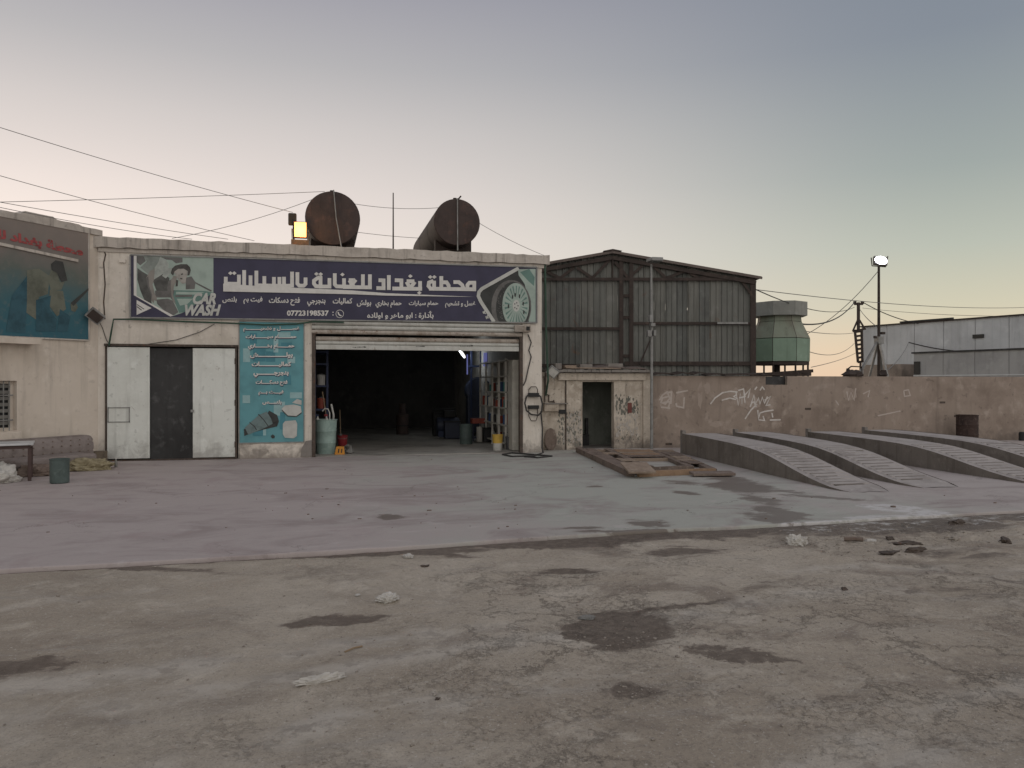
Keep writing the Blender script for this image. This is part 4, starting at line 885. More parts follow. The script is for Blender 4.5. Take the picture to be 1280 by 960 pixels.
MB().box(-.15, .15, -.03, .05, -.13, .13, Mx).build('housing', 'galv', fl, bevel=.01); MB().box(-.12, .12, -.037, -.031, -.1, .1, Mx).build('lens', 'white_plastic', fl)
MB().tube([p, p+Vector((0,.2,-.08)), (p.x, CY, 2.1)], .015, 6).build('bracket', 'frame_brown', fl)
for (l, r_, tp, bt, lab, mt) in ((694, 702, 453, 460.5, 'short grey block at the left end of the cabin roof', 'concrete'), (706, 720.5, 454, 459, 'flat pale board lying on the cabin roof left of centre', 'wood_pale'), (725, 740.5, 452.5, 459, 'grey concrete block standing mid-way on the cabin roof', 'concrete'), (760, 778.5, 453.5, 461, 'long grey block near the shed post on the cabin roof', 'concrete')):
    a, c_ = on_y(l, bt, CY), on_y(r_, tp, CY); z0 = 2.2; tag(MB().box(a.x, c_.x, CY-.02, CY+.35, z0, z0+(c_.z-a.z)).build('block', mt, bevel=.012), lab, 'block', 'blocks along the cabin roof')
tag(MB().beam(on_y(706, 459.8, CY-.12), on_y(774, 460.8, CY-.12), .25, .03).build('plank', 'wood_pale'), 'long thin plank lying along the front of the cabin roof', 'plank')
q = MB()
pts = [on_y(740, 461, CY-.15), on_y(762, 459.5, CY-.12), on_y(785, 461, CY-.18), on_y(806, 461.5, CY-.2), on_y(812, 465, CY-.2)]
for i in range(len(pts)-1):
    a, c_ = pts[i], pts[i+1]; q.add([a, c_, c_+Vector((0,.5,.05)), a+Vector((0,.5,.04)), a+Vector((0,0,.03)), c_+Vector((0,0,.03)), c_+Vector((0,.5,.09)), a+Vector((0,.5,.07))], [(0,1,5,4),(4,5,6,7),(0,3,2,1)])
tag(q.build('tin_sheet', 'roof_sheet'), 'buckled rusty tin sheet on the right end of the cabin roof', 'tin sheet')

# ------------------------------------------------------------------ boundary wall with graffiti
bw = thing('boundary_wall', 'long brown rendered yard wall with faded white graffiti', 'wall', (20, .5, 0))
nx0, nx1 = fx(957), fx(984); nz = on_y(970, 481, .5).z
q = MB(); WZ = 2.03
q.box(cx1+.0, nx0, .5, .72, -.1, WZ); q.box(nx0, nx1, .5, .72, -.1, nz); q.box(nx1, 60, .5, .72, -.1, WZ)
q.build('render', 'yardwall', bw)
MB().box(nx0+.002, nx1-.002, .60, .715, nz+.001, WZ-.005).build('notch_block', 'steel_dark', bw)  # dark block, filled out to stand in for shadow in the notch
q = MB(); x = cx1+.05
while x < fx(957):
    l_ = random.uniform(.4, .8); z0 = WZ+random.uniform(.0, .03); z1 = WZ+random.uniform(.02, .07); x2 = min(x+l_, fx(957)); zm = max(z0, z1)+random.uniform(-.02, .05)
    xm = (x+x2)/2; V = []
    for yy, dz in ((.38, 0), (.8, .03)):
        for xx, zz_ in ((x, z0), (xm, zm), (x2, z1)): V += [(xx, yy, zz_+dz), (xx, yy, zz_+dz+.025)]
    q.add(V, [(0,2,3,1),(2,4,5,3),(1,3,9,7),(3,5,11,9),(0,6,8,2),(2,8,10,4)]); x = x2
q.build('tin_flashing', 'steel_rust', bw)
weathered('spray_white', (.62,.585,.55), (.48,.44,.40), (.68,.65,.62), .9, 6)
weathered('spray_faint', (.47,.41,.365), (.39,.33,.29), (.52,.46,.42), .9, 6)
H1 = lambda x, y: (800+x/5.333, 460+y/5.333); GP = lambda e: (lambda px, py: on_y(px, py, .5-e))
q = MB()
strokes(q, [[(470,240),(500,200),(550,165),(600,155),(650,160)], [(545,215),(600,200),(640,210)], [(640,160),(655,250),(668,170),(680,240),(690,150),(700,230)], [(655,150),(690,140),(700,190),(660,200)], [(700,180),(735,140),(720,200)], [(640,180),(625,190),(650,205)],
    [(735,260),(760,180),(770,240),(790,200),(800,240),(815,195),(830,235),(850,190)], [(765,145),(780,125)], [(800,150),(815,125),(830,145)], [(830,215),(870,190),(840,250),(870,245)], [(700,340),(740,280),(780,240)], [(785,280),(790,340),(800,300),(830,290),(890,280)], [(790,345),(830,350),(820,320)], [(880,300),(885,330)], [(865,347),(938,345)], [(740,235),(760,225),(775,260)]], 9, GP, H1, .006)
q.build('graffiti', 'spray_white', bw, fix=False, kind='stuff')
q = MB(); rs = random.Random(17)
for k_, (px, py, w_, h_) in enumerate(((833, 500, .30, .42), (850, 497, .18, .36), (918, 496, .34, .30), (938, 503, .42, .34), (875, 493, .10, .5), (884, 485, .12, .22), (897, 530, .3, .12), (1062, 492, .3, .25), (1105, 487, .26, .2))):
    c_ = on_y(px, py, .498-k_*.0002); n_ = 14; q.poly([c_+Vector((math.cos(6.283*i/n_)*w_*rs.uniform(.55, 1), 0, math.sin(6.283*i/n_)*h_*rs.uniform(.55, 1))) for i in range(n_)])
weathered('wall_smudge', (.345,.285,.24), (.27,.215,.178), (.40,.34,.295), .95, 3)
q.build('paint_smudge', 'wall_smudge', bw, fix=False, kind='stuff')
q = MB(); strokes(q, [[(130,215),(150,180),(180,160),(200,200),(170,240),(140,230),(150,200),(190,190)], [(140,260),(200,268)], [(175,165),(210,160),(205,240)], [(240,235),(245,255),(290,265),(295,195)], [(240,165),(320,150)], [(150,230),(200,225),(190,260)]], 11, GP, H1, .006)
q.build('graffiti', 'spray_faint', bw, fix=False, kind='stuff')
I1 = lambda x, y: (1020+x/4.923, 470+y/4.923)
q = MB(); strokes(q, [[(190,95),(200,150),(215,100),(235,150),(245,75)], [(290,110),(330,90),(320,130)], [(540,90),(570,85),(580,120),(545,125),(540,90)], [(380,245),(520,215)], [(120,150),(140,180)]], 8, GP, I1, .004)
q.build('graffiti', 'spray_faint', bw, fix=False, kind='stuff')
q = MB(); 
for px, py in ((1010, 511), (836, 555), (1178, 503), (1196, 520)): 
    p = on_y(px, py, .5); q.box(p.x-.1, p.x+.1, .492, .5, p.z-.03, p.z+.03)
q.build('chip', 'frame_brown', bw)

# ------------------------------------------------------------------ service ramps
weathered('groove_shade_dirt', (.19,.168,.148), (.12,.104,.09), (.26,.235,.21), .95, 4)  # dark strips between ribs: groove shade put into the colour, along with dirt
prof = [(-1.35,.52),(-2.2,.52),(-3.2,.512),(-4.2,.498),(-4.9,.475),(-5.4,.44),(-5.9,.38),(-6.4,.297),(-6.9,.205),(-7.4,.122),(-7.8,.07),(-8.1,.04),(-8.35,.018),(-8.55,.003)]
def ramp(xf, xn, wd, label, dy=0.0, seed=0):
    rr = random.Random(seed)
    def X(y, s):
        k = 1-.28*max(0, (-8.0-y)/.55)**1.6
        return xf+(xn-xf)*(-1.35-y)/7.1+wd/2+(s-wd/2)*k
    rp = thing('service_ramp', label, 'ramp', (xf+wd/2, -4.5+dy, 0), 'concrete ramps along the yard wall')
    side = MB(); top = MB(); n = len(prof)
    for s0 in (0, wd):
        o = len(side.v)
        for y, z in prof: side.v += [(X(y, s0), y+dy, -.05), (X(y, s0), y+dy, z)]
        for i in range(n-1): side.f.append((o+2*i, o+2*i+2, o+2*i+3, o+2*i+1))
    side.f.append((0, 1, 2*n+1, 2*n))
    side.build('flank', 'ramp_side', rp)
    for y, z in prof:
        for k in range(5):
            e = .012 if k in (0, 4) else 0
            top.v.append((X(y, wd*k/4+(.012 if k == 0 else -.012 if k == 4 else 0)*0), y+dy+(rr.uniform(-.06, .06) if y < -8.3 else 0), z+.004-e+rr.uniform(-.003, .003)))
    for i in range(n-1):
        for k in range(4): top.f.append((5*i+k, 5*i+k+1, 5*i+k+6, 5*i+k+5))
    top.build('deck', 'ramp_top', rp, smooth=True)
    y = -5.1; py_ = [-p[0] for p in prof]; pz_ = [p[1] for p in prof]
    while y > -7.9:                                # grip ribs cast across the slope, worn to different lengths
        z = np.interp(-y, py_, pz_); y2 = y-rr.uniform(.13, .16); z2 = np.interp(-y2, py_, pz_); h_ = rr.uniform(.015, .019)
        a = .07+rr.uniform(0, .03); c_ = wd-.06-rr.uniform(0, .04)-(rr.random()**9)*.3; q = MB()
        V = []
        for yy, zz_, e_ in ((y, z-.02, 0), (y2, z2-.02, 0), (y2+.012, z2+h_, .045), (y-.012, z+h_, .045)): V += [(X(yy, a+e_), yy+dy, zz_), (X(yy, c_-e_), yy+dy, zz_)]
        q.add(V, [(0,1,3,2), (2,3,5,4), (4,5,7,6), (6,7,1,0), (0,2,4,6), (1,7,5,3)]); q.build('rib', 'ramp_top', rp)
        y3 = y2-rr.uniform(.035, .065); z3 = np.interp(-y3, py_, pz_); q = MB(); b0, b1 = a+.05+rr.random()*.1, c_-.05-rr.random()*.25
        q.prism([(X(y2, b0), y2+.004+dy, z2-.02), (X(y2, b0), y2+.004+dy, z2+.0125), (X(y3, b0), y3+dy, z3+.0125), (X(y3, b0), y3+dy, z3-.02)], (b1-b0, 0, 0)); q.build('groove_shade_dirt', 'groove_shade_dirt', rp); y = y3
    MB().box(X(-1.35, 0), X(-1.35, .1), -1.36+dy, -1.24+dy, -.02, .60).build('stop', 'concrete', rp)
    return rp
ramp(13.93, 13.30, .98, 'concrete car ramp nearest the timber frame, first from the cabin', 0, 1)
ramp(15.55, 14.88, 1.0, 'concrete car ramp second from the cabin, its foot curving onto the yard', .2, 2)
ramp(17.55, 17.25, 1.0, 'concrete car ramp third from the cabin with a long dark flank', -.1, 3)
ramp(19.55, 19.2, 1.0, 'concrete car ramp farthest from the cabin, nearest the rusty barrel', .2, 4)

# barrel by the wall
def drum(name, label, c, r, h, mat, rings=(.33, .66), group=None, lid=True):
    t_ = thing(name, label, 'barrel', c, group); c = Vector(c); pr = [(r*.97, 0), (r, .015)]
    for k in rings: pr += [(r, h*k-.02), (r*1.03, h*k), (r, h*k+.02)]
    pr += [(r, h-.03), (r*1.03, h-.02), (r*1.03, h), (r*.97, h)]
    MB().lathe(c, pr, 28, 'Z', False).build('shell', mat, t_, smooth=True)
    MB().lathe(c, [(r*.96, h-.04), (.01, h-.04)], 28, 'Z', False).build('lid', mat, t_)
    return t_
p = on_y(1209, 546, -.15); p.z = 0
drum('barrel', 'rusty dark barrel standing by the yard wall behind the ramps', (p.x, p.y, -.02), .30, .88, 'drum_rust')
p = on_y(1279.5, 548, .2); tag(MB().lathe(Vector((p.x, .25, 0)), [(.09, 0), (.10, .02), (.10, .24), (.07, .28)], 12).build('canister', 'label_dark'), 'small dark canister at the foot of the yard wall', 'canister')

# ------------------------------------------------------------------ timber frame lying on the yard
tf = thing('timber_frame', 'weathered timber frame of beams and boards lying flat before the cabin', 'timber frame', (11.8, -3, 0))
def plank(a, c_, wd, h, mat, z=0.0, name='plank', cuts=6):
    a, c_ = Vector((a[0], a[1], 0)), Vector((c_[0], c_[1], 0)); d = (c_-a).normalized(); nrm_ = Vector((-d.y, d.x, 0)); q = MB()
    for i in range(cuts+1):
        p = a+(c_-a)*i/cuts; j = random.uniform(-.012, .012); j2 = random.uniform(-.008, .008)
        for sgn, zz_ in ((-1, z), (1, z), (1, z+h), (-1, z+h)): q.v.append(tuple(p+nrm_*(sgn*wd/2+j)+Vector((0, 0, zz_*.62+(j2 if zz_ > z else 0)))))
    for i in range(cuts):
        o = 4*i
        for k in range(4): q.f.append((o+k, o+(k+1)%4, o+4+(k+1)%4, o+4+k))
    q.f.append((0,3,2,1)); o = 4*cuts; q.f.append((o,o+1,o+2,o+3)); return q.build(name, mat, tf)
A0, A1_, A2, A3 = on_z(720, 565), on_z(787, 597), on_z(899, 592), on_z(842, 566)
A0, A1_, A2, A3 = [Vector((p.x, p.y, 0)) for p in (A0, A1_, A2, A3)]
def TL(u, v): return A0*(1-u)*(1-v)+A1_*(u)*(1-v)+A2*u*v+A3*(1-u)*v     # u towards the viewer, v towards the ramps
plank(TL(0,.03), TL(.97,.03), .16, .20, 'wood_old'); plank(TL(.02,.13), TL(.93,.13), .22, .17, 'wood_old'); plank(TL(0,.32), TL(.80,.30), .16, .16, 'wood_old')
plank(TL(.99,.10), TL(.99,.95), .10, .17, 'wood_orange', .0); plank(TL(.84,.34), TL(.84,.78), .10, .15, 'wood_old'); plank(TL(.03,.02), TL(.03,.98), .14, .14, 'wood_pale')
plank(TL(.45,.14), TL(.45,.95), .12, .12, 'wood_pale'); plank(TL(0,.95), TL(.95,.97), .16, .12, 'wood_old'); plank(TL(0,.78), TL(.84,.78), .14, .14, 'wood_old')
for i in range(5): plank(TL(.06+.075*i,.36), TL(.06+.075*i,.74), .36, .03, ['wood_orange','wood_orange','wood_pale','wood_orange','wood_old'][i], .12)
for i in range(6): plank(TL(.1+.12*i,.80), TL(.1+.12*i,.96), .5, .03, random.choice(['wood_old','wood_old','wood_pale']), .13)
plank(TL(.60,.16), TL(.60,.32), .5, .03, 'wood_pale', .17); plank(TL(.30,.15), TL(.30,.30), .35, .03, 'wood_pale', .17); plank(TL(.80,.15), TL(.80,.34), .6, .035, 'wood_old', .17)
tag(MB().box(-.27,.27,-.30,.30,0,.04, Matrix.Translation(TL(.985,.10)+Vector((.0,.0,.155)))@Matrix.Rotation(R(-6),4,'Z')@Matrix.Rotation(R(12),4,'X')).build('board', 'wood_pale', bevel=.006), 'weathered square board on the near left corner of the timber frame', 'board')
tag(MB().box(-.42,.42,-.14,.14,0,.05, Matrix.Translation(TL(1.06,.86)+Vector((0,-.05,.03)))@Matrix.Rotation(R(-8),4,'Z')@Matrix.Rotation(R(4),4,'X')).build('board', 'wood_old', bevel=.006), 'short dark board lying by the right front corner of the timber frame', 'board')

# ------------------------------------------------------------------ far structures
def CW(X, Z, z=0.0): return EYE+Vector((cs, -sn, 0))*X+Vector((sn, cs, 0))*Z+Vector((0, 0, z-EYE.z))
wh = thing('white_hall', 'long white metal hall beyond the yard wall at right', 'building', CW(30, 50))
ha, hb = CW(25.9, 57), CW(25.9+5.4*2.4, 57-10*2.4); d = (hb-ha).normalized(); nn = Vector((d.y, -d.x, 0)); nn = nn if nn.dot(EYE-ha) > 0 else -nn
L = (hb-ha).length; MH = Matrix(((d.x, -nn.x, 0, ha.x), (d.y, -nn.y, 0, ha.y), (0, 0, 1, 0), (0, 0, 0, 1))); nP = 13
for i in range(nP):
    q = MB(); a, c_ = L*i/nP+.02, L*(i+1)/nP-.02; k = 10
    q.box(a, c_, 0, .06, 0, 6.0, MH)
    for j in range(1, 4): q.box(a+(c_-a)*j/4-.03, a+(c_-a)*j/4+.03, -.018, 0, 0, 5.95, MH)
    q.build('wall_panel', 'hall', wh)
MB().box(0, L, .07, .3, 0, 5.9, MH).build('frame', 'steel_rust', wh)
MB().box(-.1, L+.1, -.12, 14, 6.0, 6.09, MH).build('roof', 'steel_rust', wh); MB().box(0, .1, .3, 13.8, 0, 6, MH).build('end_wall', 'hall', wh)
MB().box(3.2, 7.0, -.16, -.0, 6.10, 6.20, MH).build('gutter', 'steel_dark', wh)
def on_h(px, py, off):
    r = ray(px, py); p0 = ha+nn*off; return EYE+r*((p0-EYE).dot(nn)/r.dot(nn))
def hbox(l, r_, tp, bt, off, th, name, mat, par):
    a, c_ = on_h(l, bt, off), on_h(r_, tp, off); sa, sc_ = (a-ha).dot(d), (c_-ha).dot(d)
    return MB().box(sa, sc_, -off, -off+th, a.z, c_.z, MH).build(name, mat, par)
v = hbox(1215.5, 1229.5, 417.5, 423, .08, .06, 'vent_window', 'glass_dark', wh)
hbox(1079, 1127, 455, 500, 3.0, 2.8, 'annex', 'block_brown', wh)
gl = thing('grey_outbuilding', 'low grey metal outbuilding in front of the white hall', 'building', on_h(1215, 520, 5))
zt = on_h(1200, 440, 5).z
a, c_ = on_h(1142, 500, 5), on_h(1300, 500, 5); sa = (a-ha).dot(d); sc_ = (c_-ha).dot(d)+6; nP = 7
for i in range(nP):
    q = MB(); x0 = sa+(sc_-sa)*i/nP+.015; x1 = sa+(sc_-sa)*(i+1)/nP-.015; q.box(x0, x1, -5, -4.94, 0, zt, MH)
    q.build('wall_panel', 'hall_grey', gl)
MB().box(sa, sc_, -4.93, -1, 0, zt-.05, MH).build('frame', 'hall_grey', gl)
MB().box(sa-.1, sc_+.1, -5.08, -.9, zt, zt+.1, MH).build('roof', 'steel_dark', gl)
MB().box(sa+.05, sa+.45, -5.06, -5, on_h(1143, 468, 5).z, on_h(1143, 452, 5).z, MH).build('window', 'glass_dark', gl)
for k in (.35, .62): MB().box(sa, sc_, -5.03, -5.001, zt*k, zt*k+.06, MH).build('rail', 'hall', gl)

ct = thing('cooling_tower', 'green faceted tower with grey square rim standing behind the shed', 'tower', at_d(976, 556, 30))
Z3 = 30; cc = at_d(974, 480, Z3); cc.z = 0; k = Z3/FPX
def oct_ring(r, z, rot=22.5): return [Vector((cc.x+r*math.cos(R(rot+45*i)-YAW), cc.y+r*math.sin(R(rot+45*i)-YAW), z)) for i in range(8)]
zz = lambda py: 1.8+(480-py)*k
rings = [(34.5*k*1.05, zz(452.5)), (35*k*1.05, zz(424)), (25.5*k*1.05, zz(403)), (24.5*k*1.05, zz(394))]
for i in range(8):
    for j in range(3):
        a = oct_ring(*rings[j], rot=14); c_ = oct_ring(*rings[j+1], rot=14); i2 = (i+1) % 8
        q = MB(); v4 = [a[i], a[i2], c_[i2], c_[i]]; ce = Vector((cc.x, cc.y, 0)); gap = .97
        m4 = sum(v4, Vector())/4; v4 = [m4+(x-m4)*gap for x in v4]; inn = [x+(Vector((ce.x, ce.y, x.z))-x).normalized()*.05 for x in v4]
        q.add(v4+inn, [(0,1,2,3),(7,6,5,4),(0,4,5,1),(1,5,6,2),(2,6,7,3),(3,7,4,0)]); q.build('panel', 'tower' if j == 0 else 'tower_faded', ct)
for j in range(1): 
    q = MB(); r0 = oct_ring(33.5*k, zz(396), 14); r1 = oct_ring(33.5*k, zz(379), 14)
    q.add(r0+r1, [tuple(range(8))[::-1], tuple(range(8, 16))]+[(i, (i+1)%8, (i+1)%8+8, i+8) for i in range(8)]); q.build('rim', 'tower_rim', ct)
q = MB(); r0 = oct_ring(32*k, zz(453), 14); r1 = oct_ring(23*k, zz(395), 14)
for i in range(8):
    a = [oct_ring(rg[0]*.97, rg[1], 14)[i] for rg in rings]; q.tube([x for x in a], .025, 5)
q.build('seam_frame', 'steel_rust', ct)
q = MB(); r0 = oct_ring(35.5*k, zz(456.5), 14); r1 = oct_ring(35.5*k, zz(452.5), 14); q.add(r0+r1, [tuple(range(8))[::-1], tuple(range(8,16))]+[(i,(i+1)%8,(i+1)%8+8,i+8) for i in range(8)]); q.build('base_ring', 'steel_rust', ct)
for i in range(8):
    a = oct_ring(34*k, 0, 14)[i]; MB().tube([a, Vector((a.x, a.y, zz(456)))], .04, 6).build('leg', 'steel_rust', ct)
MB().tube([(cc.x-.1, cc.y, 0), (cc.x-.1, cc.y, zz(456))], .12, 8).build('drain_pipe', 'steel_rust', ct)
q = MB(); r0 = oct_ring(38*k, zz(470), 14); r1 = oct_ring(38*k, zz(466), 14); q.add(r0+r1, [tuple(range(8))[::-1], tuple(range(8,16))]+[(i,(i+1)%8,(i+1)%8+8,i+8) for i in range(8)]); q.build('platform', 'steel_rust', ct)
MB().beam(at_d(940, 469, 29), at_d(1016, 463.5, 29), .1, .12).build('platform_beam', 'steel_rust', ct)

# white floodlight on its pole
D4 = 30; pb = at_d(1098.5, 480, D4); ph = lambda py: 1.8+(480-py)*D4/FPX
lt = thing('lamp_pole', 'tall pole with a bright white floodlight on splayed legs behind the wall', 'lamp pole', (pb.x, pb.y, 0))
MB().tube([(pb.x, pb.y, 0), (pb.x, pb.y, ph(410)), (pb.x, pb.y, ph(333))], [.065, .055, .045], 8).build('pole', 'steel_rust', lt, smooth=True)
hd = Vector((pb.x, pb.y-.12, ph(326)))
Mx = Matrix.Translation(hd)@Matrix.Rotation(-YAW, 4, 'Z')@Matrix.Rotation(R(-18), 4, 'X')@Matrix.Rotation(R(8), 4, 'Y')
hh_ = MB().box(-.26,.26,-.0,.15,-.18,.18, Mx).build('housing', 'grille', lt, bevel=.03)
q = MB().lathe(Vector((0,0,0)), [(.01,-.03),(.16,-.03),(.22,-.012),(.235,0)], 20, 'Y'); q.v = [tuple(Mx@Vector((x*1.0, y, z*.72))) for x, y, z in q.v]
q.build('lens', 'lamp_white', lt, smooth=True)
MB().tube([hd+Vector((-.31*cs,.31*sn+.1,.12)), hd+Vector((-.28*cs,.28*sn+.1,-.2)), hd+Vector((.25*cs,-.25*sn+.1,-.24)), hd+Vector((.34*cs,-.34*sn+.1,.18))], .022, 6).build('bracket', 'steel_rust', lt)
for (px, py) in ((1068, 478), (1085, 478), (1111, 478), (1104, 478)):
    e = at_d(px, py, D4+(1.0 if px in (1085, 1104) else -.6)); a = Vector((pb.x, pb.y, ph(424))); e2 = a+(e-a)*((a.z)/(a.z-e.z))
    MB().beam(a, e2, .075, .075).build('leg', 'galv', lt)
MB().box(pb.x-.12, pb.x+.12, pb.y-.14, pb.y+.12, ph(430), ph(421)).build('clamp', 'galv', lt)
MB().box(pb.x-.25, pb.x-.17, pb.y-.1, pb.y, ph(423), ph(420)).build('spot', 'steel_rust', lt); MB().box(pb.x+.05, pb.x+.22, pb.y-.1, pb.y, ph(418), ph(415)).build('spot', 'steel_rust', lt)

# ladder mast at the end of the white hall
D5 = 56; k5 = D5/FPX; LP = lambda px, py, dd=0: at_d(px, py, D5+dd)
lm = thing('ladder_mast', 'brown cable mast with a short ladder at the end of the white hall', 'mast', LP(1073, 520))
for px0, px1 in ((1068.5, 1072.5), (1077, 1078)): MB().beam(LP(px0, 412), LP(px1, 453), .13, .13).build('stile', 'steel_rust', lm)
for i in range(8):
    y = 414+i*5.4; MB().beam(LP(1068.5+i*.55, y+1), LP(1077.5, y), .11, .16).build('rung', 'steel_rust', lm)
MB().beam(LP(1073, 378), LP(1073, 414), .16, .16).build('mast', 'steel_rust', lm)
for a, c_ in (((1073,398),(1066,414)), ((1073,398),(1081,411))): MB().beam(LP(*a), LP(*c_), .10, .10).build('strut', 'steel_rust', lm)
MB().beam(LP(1068, 380), LP(1078.5, 380), .15, .15).build('crossarm', 'steel_rust', lm)
for px in (1068.5, 1078): MB().beam(LP(px, 380), LP(px, 376.5), .16, .16).build('insulator', 'steel_rust', lm)
MB().beam(LP(1066, 414), LP(1082, 411), .12, .14).build('platform', 'steel_rust', lm); MB().beam(LP(1075.5, 453), LP(1075.5, 520), .10, .10).build('post', 'steel_rust', lm)
# a tap-like camera arm and scrap on the wall top near the ladder
cm = thing('wall_camera', 'small bracket with a hooked arm on the wall top below the ladder', 'bracket', at_d(1066, 470, 27))
MB().tube([at_d(1078,470,27), at_d(1077,458.5,27), at_d(1064,458,27), at_d(1060,461,27)], .025, 6).build('arm', 'steel_rust', cm); MB().lathe(at_d(1060, 462.5, 27), [(.03,-.06),(.07,-.02),(.05,.06)], 8).build('head', 'steel_rust', cm)
rs = random.Random(3)
for i, (px, w_, lab) in enumerate(((1062, .22, 'crumpled dark scrap on the yard wall under the hooked arm'), (1071, .2, 'smaller dark scrap on the yard wall beside the hooked arm'), (1104, .14, 'dark lump of scrap on the wall top under the pole'))):
    p = on_y(px, 470, .6); q = MB(); q.lathe(Vector((p.x, .6, WZ-.01)), [(w_*.8, 0), (w_, .05), (w_*.75, .12), (w_*.35, .19)], 9)
    q.v = [(x+rs.uniform(-.04,.04), y+rs.uniform(-.04,.04), z+rs.uniform(0,.03)) for x, y, z in q.v]; tag(q.build('scrap', 'steel_rust'), lab, 'scrap', 'scrap on the wall top')

# ------------------------------------------------------------------ overhead cables
def wire(label, a, c_, sag=.1, r=.0065, n=14, group='overhead cables'):
    pts = [a.lerp(c_, i/n)-Vector((0, 0, sag*4*(i/n)*(1-i/n))) for i in range(n+1)]
    return tag(MB().tube(pts, r, 5).build('overhead_cable', 'cable_grey' if r < .017 else 'cable_dark'), label, 'cable', group)
wire('topmost cable slanting from upper left down to the floodlights on the roof', at_d(-20, 153, 14), on_y(366, 265.5, .3), .05)
wire('middle cable slanting from the left edge down behind the parapet', at_d(-20, 214, 15), on_y(318, 301, 2.0), .05)
wire('nearly level cable from the left edge to the left tank', at_d(-20, 253, 16), tc1+Vector((-.2, .1, tr1)), .02)
wire('short cable rising from the parapet to the top of the left tank', on_y(215, 298, .8), tc1+Vector((-.1, .3, tr1+.02)), .12)
wire('low cable skimming the left building towards the parapet, upper of two', at_d(-20, 249, 15), on_y(285, 299, 1.0), .03)
wire('low cable skimming the left building towards the parapet, lower of two', at_d(-20, 255, 15), on_y(240, 299, 1.0), .06)
wire('cable hanging between the tops of the two roof tanks', tc1+Vector((.1, 1, tr1)), tc2+Vector((-.1, 1, tr2)), .12)
wire('cable from the left tank flank down to the right tank', tc1+Vector((tr1, 1.2, -.1)), tc2+Vector((-tr2*.8, 3.0, .1)), .02)
wire('cable from the right tank down to the parapet end', tc2+Vector((tr2*.95, .3, .1)), Vector((10.7, .1, 5.2)), .05)
wire('long nearly level cable running right across the sky from the shed', SP(945, 362), at_d(1300, 383.5, 40), .25, .012)
wire('thick cable from the mast crossarm down to the green tower', LP(1068, 378), at_d(1000, 405, 31), .5, .034)
wire('thin guy cable from the bright lamp down to the green tower', Vector((pb.x, pb.y, ph(338))), at_d(1008, 418, 31), .25, .014)
wire('thick cable from the mast crossarm to the white hall roof', LP(1079, 378), on_h(1148, 404.5, .2), .2, .032)
wire('thin cable from the mast down to the lamp pole', LP(1075, 387), Vector((pb.x, pb.y, ph(410))), .1, .018)
wire('cable from the shed eave to the mast crossarm', SP(945, 362), LP(1068, 384), .5, .018)
wire('lower cable from the green tower to the ladder', at_d(1006, 414, 31), LP(1068, 416), .1, .015)
wire('low drooping cable from the green tower towards the ladder foot', at_d(1008, 438.5, 31), LP(1068, 429), .45, .015)
wire('lowest cable climbing from the tower platform to the ladder', at_d(1014, 459, 31), LP(1070, 441), .1, .014)
wire('cable drooping along the face of the white hall', on_h(1136, 428, .3), on_h(1300, 433, .3), .5, .04)
wire('long cable from the mast over the white hall roof to the right', LP(1078, 385), at_d(1300, 395, 48), .2, .015)
wire('cable hanging from the hall wall down to the lamp legs', on_h(1136, 428, .3), at_d(1110, 462, 31), .2, .016)

# ------------------------------------------------------------------ things in and before the shutter
def loft(name, label, cat, c, prof, mat, n=24, group=None):
    return tag(MB().lathe(Vector(c), prof, n).build(name, mat, smooth=True), label, cat, group)
p = on_z(407, 567); bc = Vector((p.x, p.y, 0))
dr = thing('barrel', 'mint green barrel full of tools in the left of the shutter opening', 'barrel', bc)
MB().lathe(bc, [(.235,0),(.24,.02),(.252,.27),(.262,.285),(.256,.30),(.268,.57),(.278,.585),(.272,.60),(.285,.86),(.297,.87),(.297,.89),(.27,.89),(.26,.70)], 28, 'Z', False).build('shell', 'drum_mint', dr, smooth=True)
MB().lathe(bc, [(.27,.72),(.01,.72)], 28, 'Z', False).build('contents', 'label_dark', dr)
def stick(name, label, cat, pts, r, mat): return tag(MB().tube(pts, r, 7).build(name, mat, smooth=True), label, cat)
stick('broom_handle', 'thin wooden handle leaning up out of the mint barrel', 'handle', [bc+Vector((.1,.05,.4)), bc+Vector((-.08,.12,1.6))], .014, 'wood_stick')
stick('hooked_pipe', 'pale hooked pipe sticking out of the mint barrel', 'pipe', [bc+Vector((.1,-.05,.4)), bc+Vector((.1,-.05,1.05)), bc+Vector((.06,-.05,1.15)), bc+Vector((-.02,-.05,1.17)), bc+Vector((-.08,-.05,1.1))], .018, 'white_plastic')
stick('scraper_handle', 'flat pale scraper handle upright in the mint barrel', 'tool', [bc+Vector((.17,-.05,.4)), bc+Vector((.2,-.05,1.0)), bc+Vector((.14,-.05,1.28))], .026, 'white_plastic')
for i, (x, lab) in enumerate(((-.2, 'white spray bottle at the left rim of the mint barrel'), (.02, 'white spray bottle in the middle of the mint barrel'))):
    b0 = bc+Vector((x,-.08,.72)); bt = thing('spray_bottle', lab, 'bottle', b0, 'bottles in the mint barrel')
    MB().lathe(b0, [(.045,0),(.05,.02),(.05,.16),(.02,.22),(.02,.25)], 12).build('body', 'white_plastic', bt, smooth=True); MB().box(b0.x-.05,b0.x+.03,b0.y-.02,b0.y+.02,b0.z+.25,b0.z+.30).build('nozzle', 'red_plastic' if i else 'blue_paint', bt)
p = on_z(428, 558.5); rb = Vector((p.x, p.y, 0))
